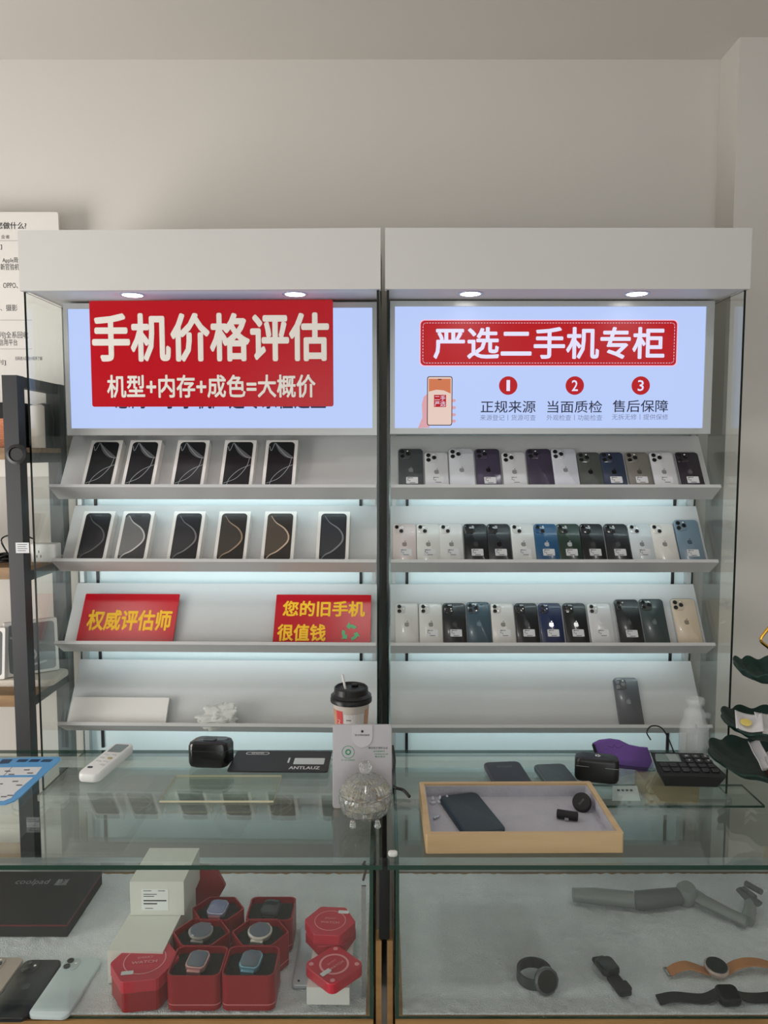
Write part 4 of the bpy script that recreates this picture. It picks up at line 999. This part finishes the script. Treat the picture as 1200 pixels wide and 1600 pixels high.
bm = B(); prism(bm, rr(.016, .010, .004, 4, .008, .014), CH + .0252, CH + .031, .002); obj('sip_plug', bm, BLACK, t, smooth=True)
bm = B(); tube(bm, [(-.012, -.006, CH + .022), (-.019, -.004, CH + .058)], .0026, 10); obj('straw', bm, mat('straw_white', (224, 224, 220), .4), t, smooth=True)
# sign stand
c = PZ(566, 1264, Z0)
t = thing('sign_stand', T((c.x, c.y, Z0)) @ RX(R(-6)), 'grey plastic scan-code stand with green print behind the crystal bowl', 'sign stand')
SG = mat('stand_grey', (178, 176, 180), .4)
sw, sh = .113, .158
bm = B(); prism(bm, rr(sw, sh, .006, 5, 0, sh / 2 + .001), -.006, 0, .0012); obj('plate', bm, SG, t, UP, True)
bm = B(); prism(bm, [(-.0195, sh + .001), (-.0195, sh - .022)] + [(.0195 * cos(a), sh - .022 + .0195 * sin(a)) for a in [pi + pi * i / 14 for i in range(1, 14)]] + [(.0195, sh - .022), (.0195, sh + .001)], 0, .0018, .0006); obj('tab', bm, mat('stand_grey_light', (188, 187, 190), .4), t, UP)
bm = B(); textmesh(bm, '官方授权服务', 0, sh - .018, .028, .0036, .0022); plate(bm, ngon(.0025, 12, 0, 0, sh - .011), .0022); obj('lettering', bm, INK, t, UP)
bm = B(); tubehole(bm, ngon(.0055, 24, 0, -.027, sh * .68), ngon(.0032, 24, 0, -.027, sh * .68), .0002, .0005)
tubehole(bm, ngon(.012, 32, 0, -.027, sh * .68), ngon(.0112, 32, 0, -.027, sh * .68), .0002, .0005)
textmesh(bm, '扫一扫 在线咨询', -.027, sh * .585, .026, .003, .0004); textmesh(bm, '提供保障服务', .032, sh * .69, .022, .003, .0004); textmesh(bm, '专业检测 安心购', .036, sh * .655, .026, .003, .0004); textmesh(bm, '售后服务', .034, sh * .625, .020, .003, .0004)
obj('green_printing', bm, GREEN, t, UP)
bm = B(); textmesh(bm, '微信官方授权认证', .030, sh * .73, .037, .0042, .0004); obj('lettering', bm, INK, t, UP)
bm = B(); box(bm, -.046, .046, .004, .045, .0012, .0042); obj('foot', bm, SG, t, RX(R(6)))
# black cable beside
a = PZ(613, 1200, Z0); b = PZ(640, 1248, Z0)
bm = B(); tube(bm, spline([(a.x, a.y, Z0 + .05), (a.x + .004, a.y - .02, Z0 + .025), (a.x + .001, a.y - .05, Z0 + .008), (b.x - .03, b.y + .028, Z0 + .012), (b.x - .012, b.y + .016, Z0 + .010), (b.x, b.y, Z0 + .004)]), .0032, 8)
tag(obj('power_cable', bm, BLACK, None, None, True), 'short black cord curling out beside the sign stand', 'cord')
# crystal bowl
CR = bpy.data.materials.new('crystal'); CR.use_nodes = True; nt = CR.node_tree; b_ = nt.nodes['Principled BSDF']
b_.inputs['Base Color'].default_value = (.95, .97, .96, 1); b_.inputs['Roughness'].default_value = .03; b_.inputs['Transmission Weight'].default_value = .92; b_.inputs['IOR'].default_value = 1.45
c = PZ(571, 1283, Z0)
t = thing('crystal_bowl', T((c.x, c.y, Z0)), 'cut crystal sugar bowl with lid on small feet before the sign stand', 'bowl')
def facet(r, z, a): return (r * (1 + .020 * cos(a * 16) + .012 * cos(a * 16 + z * 300)), z)
bm = B(); lathe(bm, [(0, .012), (.026, .012), (.040, .020), (.0475, .036), (.0485, .050), (.0465, .056), (.0435, .056), (.0452, .048), (.044, .037), (.037, .023), (.024, .0155), (0, .0155)], 96, facet); obj('bowl', bm, CR, t)
bm = B(); lathe(bm, [(.047, .0565), (.047, .060), (.040, .070), (.026, .082), (.013, .088), (.008, .092), (.011, .098), (.012, .105), (.008, .112), (0, .114), ], 96, lambda r, z, a: (r * (1 + .03 * cos(a * 14)), z + (.0012 * cos(a * 28) if .02 < r < .045 else 0)))
lathe(bm, [(.044, .0565), (.037, .067), (.024, .078), (0, .083)], 96)
obj('bowl_lid', bm, CR, t)
for k in range(3):
    a = -pi / 2 + .95 + k * 2 * pi / 3 + (0)
    a = [-pi / 2 - .72, -pi / 2 + .72, pi / 2][k]
    bm = B(); lathe(bm, [(0, 0), (.005, .001), (.0065, .005), (.005, .009), (.004, .014), (0, .016)], 16); obj('foot', bm, CR, t, T((.034 * cos(a), .034 * sin(a), .0)), True)
bm = B()
for k in range(46):
    a = random.random() * 6.28; r = .033 * math.sqrt(random.random()); z = .019 + .024 * random.random(); s = .0045
    M_ = T((r * cos(a), r * sin(a), z)) @ RZ(random.random() * 6) @ RX(random.random() * 1.2)
    fs = box(bm, -s, s, -s * .7, s * .7, -s * .5, s * .5, random.choice((0, 0, 0, 1, 1, 2)))
    vs = {v for f in fs for v in f.verts}
    for v in vs: v.co = M_ @ v.co
tag(obj('wrapped_sweets', bm, [mat('sweet_cream', (212, 202, 176), .5), mat('sweet_brown', (150, 104, 48), .4), mat('sweet_white', (232, 230, 224), .4)], None, T((c.x, c.y, Z0 - .0005))), 'cream and brown sweets filling the crystal bowl', 'sweets', kind='stuff')

# tray
zt = Z0 + .034
c, w_, d_, an = rectz(zt, (667, 1303), (979, 1303), (652, 1221))
bR = PZ(925, 1219, zt)
t = thing('display_tray', T((c.x, c.y, Z0)) @ RZ(an + R(.5)), 'shallow pale wooden tray lined with grey felt on the right counter', 'tray')
e = .009; hx, hy = w_ / 2 - .001, d_ / 2
FELT = mat('grey_felt', (176, 176, 184), .95, bump=.6, bscale=150, var=.12, vscale=30)
bm = B(); tubehole(bm, rr(2 * hx, 2 * hy, .003, 2), rr(2 * (hx - e), 2 * (hy - e), .002, 2), 0, .034); box(bm, -hx + e, hx - e, -hy + e, hy - e, .0, .005); obj('wooden_frame', bm, PINE, t)
bm = B(); tubehole(bm, rr(2 * (hx - e) - .0006, 2 * (hy - e) - .0006, .002, 2), rr(2 * (hx - e) - .004, 2 * (hy - e) - .004, .002, 2), .0052, .030); box(bm, -hx + e + .001, hx - e - .001, -hy + e + .001, hy - e - .001, .0052, .0085); obj('felt_lining', bm, FELT, t)
ZT = Z0 + .0088; trayM = t.matrix_world.copy()
c2, w2, d2, an2 = rectz(ZT + .01, (722, 1299), (788, 1296), (683, 1247))
M = T((c2.x + .004, c2.y + .003, ZT + .0002)) @ RZ(R(14))
t = thing('smartphone', M, 'dark phone in a teal case lying face up in the wooden tray', 'phone')
bm = B(); prism(bm, rr(.077, .152, .013, 6), 0, .0105, .003); obj('case', bm, mat('teal_case', (22, 46, 60), .4), t, smooth=True)
bm = B(); prism(bm, rr(.070, .145, .010, 6), .0102, .0112, .0004); obj('screen', bm, mat('dark_screen_glass', (50, 62, 68), .42, spec=.3), t, smooth=True)
# black cap and cylinder
c = PZ(909, 1265, ZT); t = thing('black_disc_cap', T((c.x, c.y, ZT + .014)) @ RZ(R(-30)) @ RX(R(52)), 'round black puck with a small word on it in the wooden tray', 'puck')
bm = B(); lathe(bm, [(0, -.009), (.015, -.009), (.0175, -.004), (.0175, .003), (.015, .005), (0, .005)], 28); obj('cap', bm, SOFTB, t, smooth=True)
bm = B(); textmesh(bm, 'SOUND', 0, 0, .014, .0035, .0054); obj('lettering', bm, GREYINK, t, RZ(R(60)))
a = PZ(870, 1273, ZT + .006); b = PZ(903, 1278, ZT + .006)
t = thing('usb_adapter', T(((a.x + b.x) / 2, (a.y + b.y) / 2, ZT + .0085)) @ RZ(math.atan2((b - a).y, (b - a).x)), 'small black cylinder adapter lying left of the round puck', 'adapter')
bm = B(); tube(bm, [(-.019, 0, 0), (-.018, 0, 0), (.018, 0, 0), (.019, 0, 0)], [.006, .008, .008, .006], 16); obj('barrel', bm, SOFTB, t, smooth=True)
bm = B(); box(bm, -.004, .003, -.0095, -.006, -.006, -.001); obj('metal_clip', bm, METAL, t)
for k, (u, v) in enumerate(((673, 1245), (684, 1244), (695, 1243))):
    c = PZ(u + 3, v + 8, ZT)
    bm = B(); lathe(bm, [(0, 0), (.0055, 0), (.0055, .003), (.0025, .005), (.0035, .009), (.0015, .013), (0, .0135)], 16)
    tag(obj('ear_tip', bm, mat('clear_silicone', (214, 216, 222), .3, alpha=.8), None, T((c.x, c.y - .006, ZT + .0003)), True), '%s small clear silicone tip in the tray\'s back left corner' % ('leftmost', 'middle', 'rightmost')[k], 'ear tip', 'silicone tips in the tray')
c = PZ(680, 1279, ZT); t = thing('sim_tool', T((c.x + .002, c.y, ZT + .002)) @ RZ(R(40)), 'tiny silver metal clip near the tray\'s left side', 'clip')
bm = B(); prism(bm, rr(.013, .005, .001, 2), -.0015, .0015, .0004); obj('clip', bm, METAL, t)
bm = B(); tube(bm, [(.006, 0, 0), (.011, 0, .001)], .0006, 6); obj('pin', bm, METAL, t)

# two phones behind the tray
for (bl, br, tl, m, lb) in (((770, 1224), (830, 1222), (757, 1190), (64, 68, 78), 'dark grey phone lying behind the tray, the left one of two'), ((848, 1224), (899, 1222), (840, 1197), (84, 96, 98), 'small grey phone lying between the tray and the black earphone case')):
    c, w_, d_, an = rectz(Z0 + .01, bl, br, tl)
    t = thing('smartphone', T((c.x, c.y - .01, Z0)) @ RZ(R(5)), lb, 'phone', 'phones behind the tray')
    bm = B(); prism(bm, rr(max(w_, .066), .118, .011, 6), 0, .011, .003); obj('body', bm, mat('body_%d' % m[0], m, .5), t, smooth=True)
    bm = B(); prism(bm, rr(max(w_, .066) - .006, .112, .009, 6), .0108, .0116, .0003); obj('screen', bm, mat('screen_%d' % m[0], tuple(int(x * .9) for x in m), .5, spec=.25), t, smooth=True)
    if m[0] == 64:
        bm = B(); textmesh(bm, '请勿触摸', 0, .030, .034, .008, .0120); obj('lettering', bm, GREYINK, t)
# earphone case
c = PZ(937, 1226, Z0); t = thing('earphone_case', T((c.x, c.y + .024, Z0)) @ RZ(R(-14)), 'black rounded earphone case standing before the purple pouch', 'case')
bm = B(); prism(bm, rr(.088, .040, .012, 6), 0, .050, .008); obj('shell', bm, mat('matte_black_shell', (15, 16, 17), .35), t, smooth=True)
bm = B(); box(bm, -.042, -.016, -.0206, -.0198, .0335, .0342); box(bm, .016, .042, -.0206, -.0198, .0335, .0342); obj('metal_seam', bm, mat('seam_bright', (150, 152, 150), .3), t)
bm = B(); 
for a in range(5): plate(bm, ngon(.0022, 8, 0, .002 + .004 * cos(a * 1.256), .002 + .004 * sin(a * 1.256)), .0503)
obj('printed_mark', bm, STICK, t)
# purple pouch
Y0 = PZ(960, 1196, Z0).y + .03
def pp(u, v): p = PY(u, v, Y0); return (p.x, p.z)
o0 = PZ(972, 1200, Z0)
t = thing('purple_pouch', T((o0.x, Y0, Z0)), 'purple cloth pouch with black trim and a black cord loop', 'pouch')
out = [(u, v) for u, v in ((927, 1167), (938, 1162), (955, 1160), (970, 1162), (985, 1169), (1000, 1172), (1013, 1173), (1017, 1186), (1022, 1204), (1005, 1203), (985, 1201), (965, 1199), (945, 1197), (932, 1186))]
pts = [(pp(*q)[0] - o0.x, pp(*q)[1] - Z0 + .006) for q in out][::-1]
bm = B(); prism(bm, pts, -.007, .007, .006); obj('cloth', bm, mat('purple_cloth', (112, 84, 152), .9, spec=.2, bump=.5, bscale=400), t, T((0, 0, 0)) @ UP @ RX(R(-14)), True)
bm = B()
edge = [pp(927, 1168), pp(929, 1176), pp(933, 1187)]; tube(bm, [(x - o0.x, z - Z0 + .006, .006) for x, z in edge], .003, 8)
edge = [pp(945, 1197), pp(975, 1201), pp(1021, 1204)]; tube(bm, [(x - o0.x, z - Z0 + .005, .006) for x, z in edge], .0035, 8)
obj('black_trim', bm, SOFTB, t, UP @ RX(R(-14)), True)
bm = B(); tube(bm, spline([(pp(1016, 1180)[0] - o0.x, 0, .045), (pp(1010, 1168)[0] - o0.x, 0, .062), (pp(1017, 1158)[0] - o0.x, 0, .076), (pp(1032, 1160)[0] - o0.x, .0, .073), (pp(1043, 1175)[0] - o0.x, 0, .050), (pp(1050, 1190)[0] - o0.x, -.01, .020)]), .0016, 6); obj('cord_loop', bm, BLACK, t, smooth=True)
bm = B(); ribbon(bm, [(p.x, p.y, 0) for p in spline([(-.02, .031, 0), (-.008, .027, 0), (-.004, .033, 0), (.003, .026, 0), (.016, .032, 0)])], .0008, .0078); obj('printed_signature', bm, mat('dark_purple', (52, 30, 84), .6), t, UP @ RX(R(-14)))
# calculator
fb = PZ(1080, 1229, Z0); 
t = thing('calculator', T((fb.x, fb.y, Z0)) @ RZ(R(-3)), 'black desk calculator with a tilted top beside the clear bottle', 'calculator')
cw, cd = .132, .085
bm = B()
pr = [(-.0, 0), (.010, .026), (.010, .026)]
vs = []
secs = [(0.000, -.052, .000, .052), (-.006, -.062, .0235, .066), (-.004, -.062, .0285, .066), (cd - .004, -.058, .0370, .052), (cd, -.05, .030, .046), (cd - .012, -.046, .0, .044)]
rows = [[bm.verts.new((x0, y, z)), bm.verts.new((x1, y, z))] for y, x0, z, x1 in secs]
for k in range(len(rows)):
    a, b = rows[k], rows[(k + 1) % len(rows)]; bm.faces.new((a[0], a[1], b[1], b[0]))
bm.faces.new([r[0] for r in rows]); bm.faces.new([r[1] for r in rows][::-1]); obj('body', bm, SOFTB, t)
ta = math.atan2(.0085, cd); TM = T((0, -.004, .0287)) @ RX(ta)
bm = B(); plate(bm, [(-.056, .058), (-.050, .078), (-.002, .078), (-.006, .045), (-.058, .045)][::-1], .0004); obj('display', bm, mat('lcd_green', (120, 136, 130), .15), t, TM)
bm = B(); plate(bm, [(-.030, .046), (-.030, .077), (-.008, .077), (-.008, .046)][::-1], .0012); obj('solar_panel', bm, mat('lcd_pale', (150, 158, 156), .2), t, TM)
for r_ in range(4):
    for q in range(6):
        x = -.048 + q * .0195; y = .012 + r_ * .018
        if y > .04 and x < 0: continue
        bm = B(); prism(bm, rr(.015, .013, .003, 3, x, y), 0, .0035, .0012); obj('key', bm, mat('key_black', (30, 30, 32), .3), t, TM)
bm = B(); [textmesh(bm, s, -.048 + 0.0195 * (3 + i % 3), .048 + .018 * (i // 3), .005, .006, .0038, .02) for i, s in enumerate(('7', '8', '9', 'M', 'C', '%'))]; obj('key_numeral', bm, STICK, t, TM)
# plastic bottle
c = PZ(1083, 1186, Z0); t = thing('plastic_bottle', T((c.x, c.y - .0, Z0)), 'clear frosted pump bottle without a cap behind the calculator', 'bottle')
FR = mat('frosted_plastic', (226, 230, 230), .25, alpha=.2)
bm = B(); lathe(bm, [(0, .001), (.029, .001), (.031, .006), (.031, .075), (.026, .085), (.023, .092), (.024, .104), (.019, .112), (.015, .116), (.0145, .121), (.0195, .128), (.0205, .134), (.0185, .138), (.0165, .134), (.013, .122), (.013, .117), (.022, .103), (.021, .093), (.029, .074), (.029, .008), (0, .003)], 40); obj('bottle_body', bm, FR, t, smooth=True)
bm = B(); prism(bm, rr(.010, .007, .002, 3), 0, .012, .001); obj('spout', bm, FR, t, T((.027, 0, .093)) @ RY(R(20)), True)
bm = B(); tube(bm, [(.004, 0, .08), (.003, 0, .055)], .0025, 8); obj('dip_tube', bm, mat('tube_grey', (150, 152, 152), .4), t)

# tiered stand
c = PZ(1203, 1207, Z0); SX, SY = c.x, c.y
t = thing('tiered_stand', T((SX, SY, Z0)), 'three-tier green wavy cake stand with a gold pole at the right edge', 'tiered stand')
GP = mat('dark_green_ceramic', (16, 48, 42), .45, spec=.3, var=.15, vscale=12)
GOLD = mat('gold_metal', (208, 162, 62), .22, 1)
def tier(z, r):
    bm = B()
    def md(rd, zz, a):
        k = (rd / r) ** 3; return (rd * (1 + .035 * k * sin(a * 11)), zz + .004 * k * sin(a * 11 + .8) + .004 * k * sin(a * 3))
    lathe(bm, [(0, 0), (r * .45, 0), (r * .62, .004), (r * .85, .014), (r, .028), (r * .985, .031), (r * .84, .018), (r * .62, .0075), (r * .42, .004), (0, .004)], 120, md)
    obj('plate', bm, GP, t, T((0, 0, z)), True)
def tz(v): return PY(1200, v, SY).z - Z0
TZ = [.004, tz(1148), tz(1063)]; TR = [.122, .099, .079]
for z, r in zip(TZ, TR): tier(z, r)
bm = B(); top = tz(1010)
prof = [(0, .010), (.010, .010), (.012, .014), (.006, .02), (.0055, TZ[1] - .006), (.011, TZ[1] - .003), (.011, TZ[1] + .012), (.006, TZ[1] + .02), (.0055, TZ[2] - .006), (.011, TZ[2] - .002), (.013, TZ[2] + .010), (.008, TZ[2] + .014), (.010, TZ[2] + .026), (.006, TZ[2] + .034), (.009, TZ[2] + .046), (.005, TZ[2] + .052), (0, TZ[2] + .054)]
lathe(bm, prof, 20); obj('pole', bm, GOLD, t, smooth=True)
hz = TZ[2] + .050
bm = B(); tube(bm, spline([(0, 0, hz), (-.012, 0, hz + .018), (-.030, 0, hz + .034), (-.024, 0, hz + .050), (0, 0, hz + .074), (.024, 0, hz + .050), (.030, 0, hz + .034), (.012, 0, hz + .018), (0, 0, hz)]), .0032, 8); lathe(bm, [(0, hz + .070), (.005, hz + .076), (0, hz + .088)], 8); obj('ring_handle', bm, GOLD, t, smooth=True)
# contents of the stand
def sheet(name, label, cat, M, w_, h_, m, curl, seed, parts=None):
    bm = B(); n = 14; g = []
    for j in range(n + 1):
        r_ = []
        for i in range(n + 1):
            x = (i / n - .5) * w_; y = (j / n - .5) * h_
            z = curl * (abs(i / n - .5) * 2) ** 2 + .0035 * (1 + noise.noise(Vector((x * 40 + seed, y * 40, seed))))
            r_.append(bm.verts.new((x, y, z)))
        g.append(r_)
    for j in range(n):
        for i in range(n): bm.faces.new((g[j][i], g[j][i + 1], g[j + 1][i + 1], g[j + 1][i]))
    o = obj(name, bm, m, None, M, True)
    md = o.modifiers.new('thickness', 'SOLIDIFY'); md.thickness = .0012
    return tag(o, label, cat)
PW_ = mat('paper_white', (216, 214, 214), .7)
z1 = Z0 + TZ[1]
sheet('paper_sachet', 'white paper sachet with a yellow spot on the middle tier', 'sachet', T((SX - .060, SY - .022, z1 + .030)) @ RZ(R(-22)) @ RX(R(22)), .052, .055, [PW_], .008, 3)
bm = B(); plate(bm, ngon(.011, 20), 0); tag(obj('yellow_seal', bm, mat('seal_yellow', (224, 204, 110), .6), None, T((SX - .070, SY - .030, z1 + .038)) @ RZ(R(-22)) @ RX(R(22))), 'round yellow seal on the left sachet of the middle tier', 'seal')
sheet('paper_sachet', 'white folded paper packet nearest the pole on the middle tier', 'sachet', T((SX - .022, SY - .030, z1 + .030)) @ RZ(R(-8)) @ RX(R(26)), .045, .060, [PW_], .004, 9)
z0 = Z0 + TZ[0]
sheet('crumpled_tissue', 'crumpled white paper strip on the lowest tier', 'paper', T((SX - .048, SY - .035, z0 + .045)) @ RZ(R(20)) @ RX(R(50)), .030, .060, [PW_], .010, 21)
t = thing('paper_tape_roll', T((SX - .012, SY - .045, z0 + .036)) @ RZ(R(-20)) @ RX(R(25)), 'white paper ring roll leaning on the lowest tier', 'roll')
bm = B(); tubehole(bm, ngon(.022, 36), ngon(.018, 36), -.014, .014); obj('ring', bm, PW_, t, smooth=True)
t = thing('gold_wrapped_bar', T((SX - .022, SY - .075, z0 + .022)) @ RZ(R(-8)) @ RX(R(12)), 'dark brown wrapped sweet with pale print at the front of the lowest tier', 'sweet')
bm = B(); prism(bm, rr(.046, .018, .004, 4), 0, .008, .002); obj('wrapper', bm, mat('brown_wrapper', (58, 34, 24), .3), t, smooth=True)
bm = B(); plate(bm, rr(.020, .003, .001, 2, -.004, -.002), .0082); obj('printed_band', bm, mat('band_gold', (206, 170, 110), .4), t)
